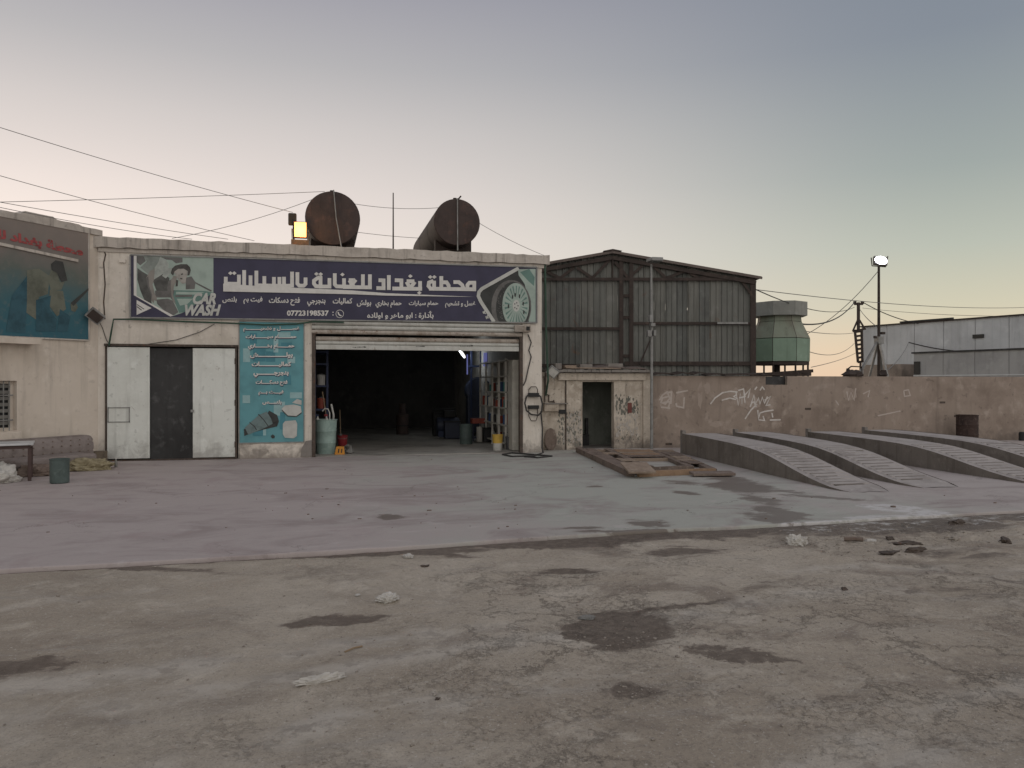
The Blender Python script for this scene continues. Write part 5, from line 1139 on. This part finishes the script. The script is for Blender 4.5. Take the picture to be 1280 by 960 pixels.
q = thing('bucket', 'red bucket with a mop standing beside the mint barrel', 'bucket', rb); MB().lathe(rb, [(.12,0),(.125,.01),(.15,.32),(.16,.33),(.15,.335),(.13,.1)], 20).build('shell', 'red_plastic', q, smooth=True); MB().tube([rb+Vector((-.15,0,.31)), rb+Vector((-.1,-.14,.24)), rb+Vector((.1,-.14,.24)), rb+Vector((.15,0,.31))], .007, 5).build('handle', 'galv', q)
q = thing('mop', 'wooden mop standing in the red bucket', 'mop', rb+Vector((-.05,.03,.1))); MB().tube([rb+Vector((-.05,.03,.3)), rb+Vector((-.07,.08,1.06))], .014, 7).build('handle', 'wood_stick', q); MB().lathe(rb+Vector((-.05,.03,.12)), [(.06,0),(.08,.1),(.03,.26)], 10).build('mop_head', 'grille', q)
p = on_z(424.5, 568.5); p0 = Vector((p.x, p.y, 0)); q = thing('block_stand', 'small orange plastic block with two dark slots before the red bucket', 'block', p0)
MB().prism([p0+Vector(v) for v in ((-.13,0,0),(.13,0,0),(.11,0,.21),(-.08,0,.21))], (0,.12,0)).build('body', 'orange_plastic', q, bevel=.01)
for x in (-.03, .045): MB().prism([p0+Vector(v) for v in ((x-.012,-.004,.05),(x+.014,-.004,.05),(x+.024,-.004,.15),(x-.002,-.004,.15))], (0,.005,0)).build('slot', 'label_dark', q)
p = on_z(436, 567); q = MB().lathe(Vector((p.x, p.y, 0)), [(.10,0),(.12,.05),(.08,.14),(.10,.2),(.03,.22)], 9); rs = random.Random(9); q.v = [(x+rs.uniform(-.03,.03), y+rs.uniform(-.03,.03), max(0, z+rs.uniform(-.02,.02))) for x, y, z in q.v]
tag(q.build('rag', 'grille'), 'crumpled grey rag on the floor right of the red bucket', 'rag')
p = on_z(622, 563); yb = Vector((p.x, p.y, 0)); q = thing('bucket', 'yellow paint bucket with a white lower half at the foot of the shelves', 'bucket', yb)
MB().lathe(yb, [(.115,0),(.12,.01),(.132,.20)], 22).build('lower_band', 'white_plastic', q, smooth=True); MB().lathe(yb, [(.1325,.2005),(.146,.40),(.155,.405),(.155,.43),(.14,.43),(.13,.3)], 22).build('shell', 'yellow_plastic', q, smooth=True)
p = on_z(638.5, 562); gb = Vector((p.x, p.y, 0)); q = thing('bin', 'dark grey bin beside the yellow bucket under the white locker', 'bin', gb); MB().lathe(gb, [(.13,0),(.15,.33),(.16,.34),(.16,.36),(.14,.36),(.12,.1)], 20).build('shell', 'grey_plastic', q, smooth=True); MB().tube([gb+Vector((-.155,0,.34)), gb+Vector((0,-.16,.25)), gb+Vector((.155,0,.34))], .008, 5).build('handle', 'galv', q)

# locker and shelving on the right inner wall
lk_ = thing('locker', 'pale tall locker panel inside the opening beside the right pillar', 'locker', (10.1, .9, 0))
a = on_y(637.5, 450, .75); c_ = on_y(649.5, 450, .45)
MB().box(9.86, 10.26, .42, 1.0, .02, 2.45).build('cabinet', 'inner_light', lk_, bevel=.01); MB().box(9.853, 9.86, .46, .97, .06, 2.40).build('door', 'inner_light', lk_)
rk = thing('shelf_rack', 'pale open shelf rack with bottles along the right inner wall', 'shelf', (9.95, 3, 0))
weathered('rack_paint', (.55,.53,.475), (.42,.40,.35), (.6,.58,.53), .6, 2, .3)
ys4 = [1.25, 2.1, 3.0, 3.9, 4.8]
for yv in ys4:
    for xv in (9.85, 10.22): MB().box(xv, xv+.05, yv, yv+.05, 0, 2.5).build('post', 'rack_paint', rk)
for zv in (.12, .62, 1.10, 1.55, 2.0, 2.44): MB().box(9.84, 10.27, 1.25, 4.86, zv, zv+.035).build('shelf_board', 'rack_paint', rk)
MB().box(10.255, 10.268, 1.25, 4.86, 0, 2.5).build('back_panel', 'inner_light', rk)
cols = [('red', 'can_red'), ('blue', 'can_blue'), ('teal', 'can_teal'), ('white', 'white_plastic'), ('dark', 'grey_plastic')]; ordn = ['bottom', 'second', 'third', 'fourth', 'fifth']
rs = random.Random(21); bays = ['bay nearest the opening', 'second bay from the opening', 'third bay from the opening', 'deepest bay']
for si, zv in enumerate((.155, .655, 1.135, 1.585)):
    for bi in range(4):
        n_ = rs.choice((2, 3)); cc_ = rs.sample(cols, n_)
        for j in range(n_):
            yv = ys4[bi]+.2+j*.24; r_ = rs.uniform(.06, .085); h_ = rs.uniform(.16, .30); b0 = Vector((9.97+rs.uniform(-.03,.03), yv, zv))
            bt = thing('can', f'{cc_[j][0]} can on the {ordn[si]} shelf of the rack, {bays[bi]}', 'can', b0, 'cans on the shelf rack')
            MB().lathe(b0, [(r_,0),(r_,h_),(r_*.9,h_+.01)], 12).build('body', cc_[j][1], bt, smooth=True); MB().lathe(b0+Vector((0,0,h_+.011)), [(r_*.45,0),(r_*.4,.03)], 8).build('cap', 'white_plastic', bt)
# machines deeper in
def inbox(px, py): p = on_z(px, py); return Vector((p.x, p.y, 0))
q = inbox(582.5, 555); drum('barrel', 'dark oil drum inside, left of the small white drum', q, .19, .60, 'drum_green')
q = inbox(599.5, 552); drum('barrel', 'small pale drum inside under the red tray', q, .10, .46, 'rack_paint')
q = inbox(601, 552)+Vector((0,.25,0)); t_ = thing('trolley', 'dark tool trolley with a red tray inside the hall', 'trolley', q)
MB().box(q.x-.25,q.x+.25,q.y-.18,q.y+.2,.56,.72).build('tray', 'can_red', t_, bevel=.01); MB().box(q.x-.22,q.x+.22,q.y-.1,q.y+.18,.08,.14).build('shelf', 'navy_paint', t_)
for sx_ in (-.22,.22):
    for sy_ in (-.14,.16): MB().tube([q+Vector((sx_,sy_,0)), q+Vector((sx_,sy_,.57))], .02, 6).build('leg', 'navy_paint', t_)
q = inbox(559, 548); t_ = thing('compressor', 'dark blue workshop machine on the floor deep inside the hall', 'machine', q)
MB().lathe(q+Vector((-.35,.2,.45)), [(.02,0),(.2,.02),(.24,.08),(.24,.72),(.2,.78),(.02,.8)], 18, 'X').build('vessel', 'navy_paint', t_, smooth=True)
MB().box(q.x-.3,q.x+.3,q.y,q.y+.4,.05,.25).build('base', 'blue_paint', t_, bevel=.02); MB().box(q.x-.1,q.x+.28,q.y+.05,q.y+.35,.68,.92).build('motor', 'black_rubber', t_, bevel=.03)
MB().tube([q+Vector((-.38,.2,.5)), q+Vector((-.42,.2,.95)), q+Vector((.3,.2,.98)), q+Vector((.36,.2,.5))], .022, 6).build('handle', 'label_dark', t_)
q = inbox(596, 545); t_ = thing('machine_frame', 'tall dark machine with blue upright bars against the right inner wall', 'machine', q)
for dx in (-.22, 0.12, .42): MB().box(q.x+dx, q.x+dx+.06, q.y, q.y+.06, 0, 3.0).build('upright', 'blue_paint', t_)
MB().box(q.x-.3, q.x+.55, q.y-.03, q.y, 2.38, 2.45).build('crossbar', 'blue_paint', t_)
MB().lathe(q+Vector((.12,.1,1.55)), [(.02,0),(.46,.02),(.5,.1),(.5,.25),(.3,.3)], 22, 'Y').build('housing', 'navy_paint', t_, smooth=True); MB().box(q.x-.3,q.x+.5,q.y+.1,q.y+.5,.1,1.5).build('body', 'navy_paint', t_, bevel=.04)
pl_ = bpy.data.lights.new('tube_glow', 'POINT'); pl_.energy = 8; pl_.color = (.85, .92, 1.0); pl_.shadow_soft_size = .15; po = bpy.data.objects.new('tube_glow', pl_); COL.objects.link(po); po.location = on_y(577.5, 446, 6.3)
for l, r2, tp, bt, yy, lab in ((583.4, 585, 443, 468, 8.6, 'thin blue glowing strip left of the bright blue panel inside the hall'), (604.5, 612, 441, 458, 5.6, 'blue glowing panel high on the right inner wall behind the upright bars')):
    a, c_ = on_y(l, bt, yy), on_y(r2, tp, yy); tag(MB().box(a.x, c_.x, yy, yy+.03, a.z, c_.z).build('light_panel', 'lamp_blue'), lab, 'light panel')
for (px, py, h_, w2, d2, mt, lab) in ((566, 549, .55, .5, .4, 'navy_paint', 'dark cabinet on the floor behind the oil drum'), (548, 546, .8, .35, .3, 'label_dark', 'tall dark box farthest left in the clutter inside'), (611, 553, .42, .3, .3, 'label_dark', 'dark crate between the pale drum and the shelf rack')):
    q = inbox(px, py); t_ = thing('crate', lab, 'crate', q); MB().box(q.x-w2/2, q.x+w2/2, q.y, q.y+d2, .02, h_).build('body', mt, t_, bevel=.02); MB().box(q.x-w2/2-.01, q.x+w2/2+.01, q.y-.01, q.y+d2+.01, h_+.002, h_+.03).build('lid', 'black_rubber', t_)
q = inbox(503, 543); t_ = thing('stacked_drum', 'dim dark red drum deep in the middle of the hall', 'drum', q); MB().lathe(q, [(.22,0),(.22,.7),(.2,.72),(.12,.75),(.12,1.1),(.02,1.12)], 18).build('shell', 'tank', t_, smooth=True); MB().lathe(q, [(.225,.3),(.232,.32),(.225,.34)], 18, 'Z', False).build('band', 'label_dark', t_)
r_ = thing('steel_rack', 'dark blue steel rack just inside the left of the opening', 'rack', (4.85, 2, 0))
for yv in (1.3, 3.0):
    for xv in (4.70, 5.02): MB().box(xv, xv+.05, yv, yv+.05, 0, 2.9).build('post', 'blue_paint', r_)
for zv in (.5, 1.1, 1.72, 2.3, 2.62): MB().box(4.69, 5.08, 1.28, 3.07, zv, zv+.05).build('shelf_board', 'blue_paint', r_)
for (yv, zv, mt, lab) in ((1.5, 1.15, 'can_red', 'dull red tin on the blue rack inside the opening'), (1.6, 1.77, 'white_plastic', 'pale plastic tub on the blue rack inside the opening')):
    b0 = Vector((4.88, yv, zv)); bt = thing('can', lab, 'can', b0); MB().lathe(b0, [(.10,0),(.11,.26),(.09,.28)], 14).build('body', mt, bt, smooth=True); MB().lathe(b0+Vector((0,0,.28)), [(.05,0),(.05,.03)], 8).build('cap', 'grey_plastic', bt)
p0 = on_y(577.5, 442.5, 6.5); tb = thing('fluorescent_lamp', 'lit white tube lamp high inside the dark hall', 'lamp', p0)
a, c_ = on_y(574.5, 438.5, 6.5), on_y(580.5, 446.5, 7.0); MB().tube([a, c_], .028, 8).build('tube', 'lamp_tube', tb); MB().beam(a+Vector((0.02,.06,.05)), c_+Vector((.02,.06,.05)), .08, .05).build('housing', 'rack_paint', tb)
MB().tube([p0+Vector((0,.1,.1)), Vector((p0.x, p0.y+.1, 4.55))], .01, 5).build('hanger', 'cable_dark', tb)

# ------------------------------------------------------------------ sofa corner at left
so_ = thing('sofa', 'low beige tufted sofa against the left building wall', 'sofa', ML@Vector((1.15, -.6, 0)))
def sofa_back():
    q = MB(); nu, nv = 40, 14; s0, s1 = .30, 2.55; z0, z1 = .18, .66
    for j in range(nv+1):
        for i in range(nu+1):
            u, v = i/nu, j/nv; s = s0+(s1-s0)*u; z = z0+(z1-z0)*v
            t_ = -.22-.10*math.sin(math.pi*min(1, v*1.1))**.6*min(1, 6*min(u, 1-u)+.3)
            bx_ = abs(((u*11+(.5 if int(v*4) % 2 else 0)) % 1)-.5); by_ = abs((v*4 % 1)-.5); t_ += .035*math.exp(-(bx_**2+by_**2)*40)
            cz = min(1, (min(u, 1-u)*12)); z = z0+(z-z0)*(.78+.22*math.sqrt(max(0, 1-(1-cz)**2)))
            q.v.append(tuple(ML@Vector((s, t_, z))))
    for j in range(nv):
        for i in range(nu): q.f.append((j*(nu+1)+i, j*(nu+1)+i+1, (j+1)*(nu+1)+i+1, (j+1)*(nu+1)+i))
    o = len(q.v)
    for j in range(nv+1):
        for i in (0, nu): q.v.append(tuple(ML@Vector((s0+(s1-s0)*i/nu, -.06, Vector(q.v[j*(nu+1)+i]).z))))
    for j in range(nv): q.f.append((o+2*j, j*(nu+1), (j+1)*(nu+1), o+2*j+2)); q.f.append((j*(nu+1)+nu, o+2*j+1, o+2*j+3, (j+1)*(nu+1)+nu))
    top = [nv*(nu+1)+i for i in range(nu+1)]; o2 = len(q.v)
    for i in top: v = Vector(q.v[i]); w_ = v-LWN*.14; q.v.append(tuple(w_))
    for i in range(nu): q.f.append((top[i], top[i+1], o2+i+1, o2+i))
    return q
sofa_back().build('backrest', 'sofa', so_, smooth=True)
q = MB(); q.box(.75, 2.55, -.95, -.24, .12, .30, ML); q.build('seat', 'sofa', so_, bevel=.05); MB().box(.77, 2.53, -.92, -.1, 0, .12, ML).build('base', 'wood_old', so_)
buttons = [(s, z) for s in np.arange(.5, 2.5, .21) for z in (.32, .46, .57)]
q = MB()
for s, z in buttons: q.lathe(ML@Vector((s, -.335, z)), [(.014,-.014),(.018,0),(.01,.014)], 6)
q.build('tufting_button', 'wood_old', so_, kind='stuff')
tb_ = thing('table', 'pale topped table with dark legs at the left edge before the sofa', 'table', on_z(10, 602))
e = on_z(37, 601); tz = .70; e = Vector((e.x, e.y, 0)); ux = Vector((-cs, sn, 0)); uy = Vector((-sn*.3, -.95, 0)).normalized()
MT = Matrix(((-.96, .28, 0, e.x), (-.28, -.96, 0, e.y), (0, 0, 1, 0), (0, 0, 0, 1)))
MB().box(-.06, 1.7, -.75, .05, tz-.035, tz, MT).build('tabletop', 'table_top', tb_, bevel=.006); MB().box(0, 1.64, -.68, .0, tz-.10, tz-.037, MT).build('apron', 'table_leg', tb_)
for x in (0, 1.6):
    for y in (0, -.68): MB().box(x-.03, x+.03, y-.03, y+.03, 0, tz-.1, MT).build('leg', 'table_leg', tb_)
b0 = on_z(74.5, 603.5); b0 = Vector((b0.x, b0.y, 0)); q = thing('bucket', 'dark green cylindrical bucket on the yard before the sofa', 'bucket', b0)
MB().lathe(b0, [(.145,0),(.158,.01),(.160,.42),(.166,.425),(.166,.44),(.15,.44),(.15,.38)], 26, 'Z', False).build('shell', 'drum_green', q, smooth=True); MB().lathe(b0, [(.15,.40),(.01,.40)], 26, 'Z', False).build('contents', 'label_dark', q)
def cloth(name, label, cat, c, rx, ry, h, mat, rot=0, seed=1, n=4):
    bm = bmesh.new(); bmesh.ops.create_icosphere(bm, subdivisions=5, radius=1); o_ = Vector((seed*3.3, seed*1.9, 0))
    for v in bm.verts:
        d_ = v.co.copy(); k = .82+.40*mnoise.noise(d_*1.4+o_)+.30*abs(mnoise.noise(d_*3.1+o_))+.10*abs(mnoise.noise(d_*7+o_))
        v.co = Vector((d_.x*rx*k, d_.y*ry*k, max(0, (d_.z*.75+.3)*h*k)))
    bmesh.ops.rotate(bm, verts=bm.verts, matrix=Matrix.Rotation(rot, 3, 'Z')); me = bpy.data.meshes.new(name); bm.to_mesh(me); bm.free()
    me.polygons.foreach_set('use_smooth', [True]*len(me.polygons)); o = bpy.data.objects.new(name, me); o.location = Vector(c); COL.objects.link(o); me.materials.append(MAT[mat]); return tag(o, label, cat)
p = on_z(111, 587); cloth('sack_heap', 'crumpled olive and buff sacking heaped before the sofa end', 'sacking', (p.x, p.y, 0), .50, .40, .24, 'sack', R(14), 3)
p = on_z(124, 578); tag(MB().box(-.14,.14,-.12,.12,0,.26, Matrix.Translation(Vector((p.x+.03, p.y, 0)))@Matrix.Rotation(R(14),4,'Z')).build('cardboard_box', 'cardboard', bevel=.006), 'small brown cardboard box in the corner by the white door', 'box')
p = on_z(145, 584); q = thing('bottle', 'small clear plastic bottle standing before the left white door', 'bottle', (p.x, p.y, 0)); MB().lathe(Vector((p.x,p.y,0)), [(.03,0),(.032,.01),(.032,.11),(.012,.16),(.012,.17)], 12).build('body', 'grille', q, smooth=True); MB().lathe(Vector((p.x,p.y,.171)), [(.014,0),(.014,.02)], 8).build('cap', 'white_plastic', q)
p = on_z(-3, 603); q = cloth('white_sack', 'full pale woven sack slumped under the table', 'sack', (p.x, p.y, 0), .36, .30, .34, 'bag', .3, 8)
p = on_z(45, 594); cloth('rag_pile', 'dark brown rags piled under the sofa front beside the table leg', 'rags', (p.x, p.y, 0), .36, .3, .22, 'wood_old', .3, 12)

# ------------------------------------------------------------------ litter and rubble
def litter(name, label, cat, px, py, rx, ry, h, mat, seed):
    p = on_z(px, py, GZ); z = float(road_z(np.array([p.x]), np.array([p.y]))[0]); bm = bmesh.new(); bmesh.ops.create_icosphere(bm, subdivisions=4, radius=1)
    o_ = Vector((seed*3.1, seed*1.7, 0))
    for v in bm.verts:
        d_ = v.co.copy(); n1 = abs(mnoise.noise(d_*1.9+o_)); n2 = abs(mnoise.noise(d_*4.6+o_)); n3 = abs(mnoise.noise(d_*10+o_))
        k = .75+.55*n1+.38*n2+.16*n3; v.co = Vector((d_.x*rx*k, d_.y*ry*k, max(-.15, d_.z*.8+.35)*h*k))
    bmesh.ops.rotate(bm, verts=bm.verts, matrix=Matrix.Rotation(seed if seed < 3 else seed*.7, 3, 'Z'))
    me = bpy.data.meshes.new(name); bm.to_mesh(me); bm.free(); o = bpy.data.objects.new(name, me); o.location = (p.x, p.y, z+.1*h); COL.objects.link(o); me.materials.append(MAT[mat]); return tag(o, label, cat)
litter('plastic_bag', 'crumpled white plastic bag on the dirt near the kerb at right', 'plastic bag', 996, 682, .11, .08, .085, 'bag', 31)
litter('plastic_bag', 'small crumpled pale bag on the dirt above the left dark puddle', 'plastic bag', 484, 751, .09, .07, .05, 'bag', 32)
litter('paper_scrap', 'tiny white paper scrap left of the small pale bag', 'litter', 447, 743, .03, .02, .01, 'bag', 33)
litter('paper_scrap', 'pale scrap lying against the kerb edge groove', 'litter', 510, 696, .07, .05, .03, 'bag', 34)
litter('plastic_strip', 'long twisted strip of pale plastic on the dirt at lower left', 'litter', 400, 851, .15, .025, .035, 'bag', .25)
litter('flat_scrap', 'flat grey scrap at the upper left rim of the middle puddle', 'litter', 733, 771, .07, .04, .02, 'grille', 36)
def stickg(label, a, c_, r, mat='wood_stick'):
    a, c_ = on_z(*a, GZ), on_z(*c_, GZ); za = road_z(np.array([a.x, c_.x]), np.array([a.y, c_.y])); a.z, c_.z = float(za[0])+r, float(za[1])+r
    return tag(MB().tube([a, (a+c_)/2+Vector((0, .01, .004)), c_], r, 6).build('stick', mat), label, 'stick')
stickg('thin pale stick on the dirt below the small pale bag', (431, 813), (453, 808), .006)
stickg('dark stick lying among the rubble at the right kerb', (1055, 676), (1079, 678), .025, 'wood_old')
def rock(label, px, py, s, mat, sq=(1, .7, .45), rot=0, name='rubble_chunk'):
    p = on_z(px, py, GZ); z = float(road_z(np.array([p.x]), np.array([p.y]))[0]); bm = bmesh.new(); s *= .62; bmesh.ops.create_icosphere(bm, subdivisions=3, radius=s)
    rs = random.Random(int(px*7+py))
    for v in bm.verts:
        k = 1+.6*mnoise.noise(v.co/s*1.1+Vector((px, py, 0)))+.35*mnoise.noise(v.co/s*3+Vector((px, py, 0))); v.co = Vector((v.co.x*sq[0], v.co.y*sq[1], v.co.z*sq[2]))*k
    bmesh.ops.rotate(bm, verts=bm.verts, matrix=Matrix.Rotation(rot, 3, 'Z')); me = bpy.data.meshes.new(name); bm.to_mesh(me); bm.free()
    o = bpy.data.objects.new(name, me); o.location = (p.x, p.y, z+s*sq[2]*.35); COL.objects.link(o); me.materials.append(MAT[mat]); return tag(o, label, 'rubble', 'rubble along the kerb')
rock('dark flat chunk, leftmost of the rubble slabs by the kerb', 1112, 690, .16, 'frame_brown', (1.2,.6,.2), .1); rock('long brown slab in the middle of the kerb rubble', 1133, 680, .2, 'frame_brown', (1.4,.5,.22), -.1)
rock('upright dark chunk below the long slab in the kerb rubble', 1143, 689, .13, 'frame_brown', (1.5,.7,.45), .0); rock('small dark chunk above the long slab in the kerb rubble', 1112, 674, .09, 'frame_brown', (1.3,.8,.5), .5)
rock('dark block at the white mortar near the kerb', 1196, 654, .15, 'frame_brown', (1.5,.7,.5), .2); rock('greyish ring-like lump right of the kerb rubble', 1191, 674, .12, 'stone', (1.3,.8,.5), .3)
rock('dark clod farthest right in the kerb rubble', 1256, 678, .11, 'frame_brown', (1.2,.8,.6), .7); rock('pale mortar lump left of the kerb rubble', 1088, 677, .09, 'bag', (1.4,.8,.4), .1)
rock('lone dark stone on the dirt between puddle and kerb rubble', 1055, 738, .045, 'frame_brown', (1.2,.8,.7), .3); rock('dark stone in the kerb groove before the shutter', 531, 708, .05, 'frame_brown', (1.4,.8,.4), .2)
rock('pale lump on the wet strip along the right kerb', 1240, 664, .08, 'stone', (1.4,.8,.4), .1); rock('small dark stone near the frame bottom at centre', 547, 872, .02, 'frame_brown', (1.2,.9,.7), .1)
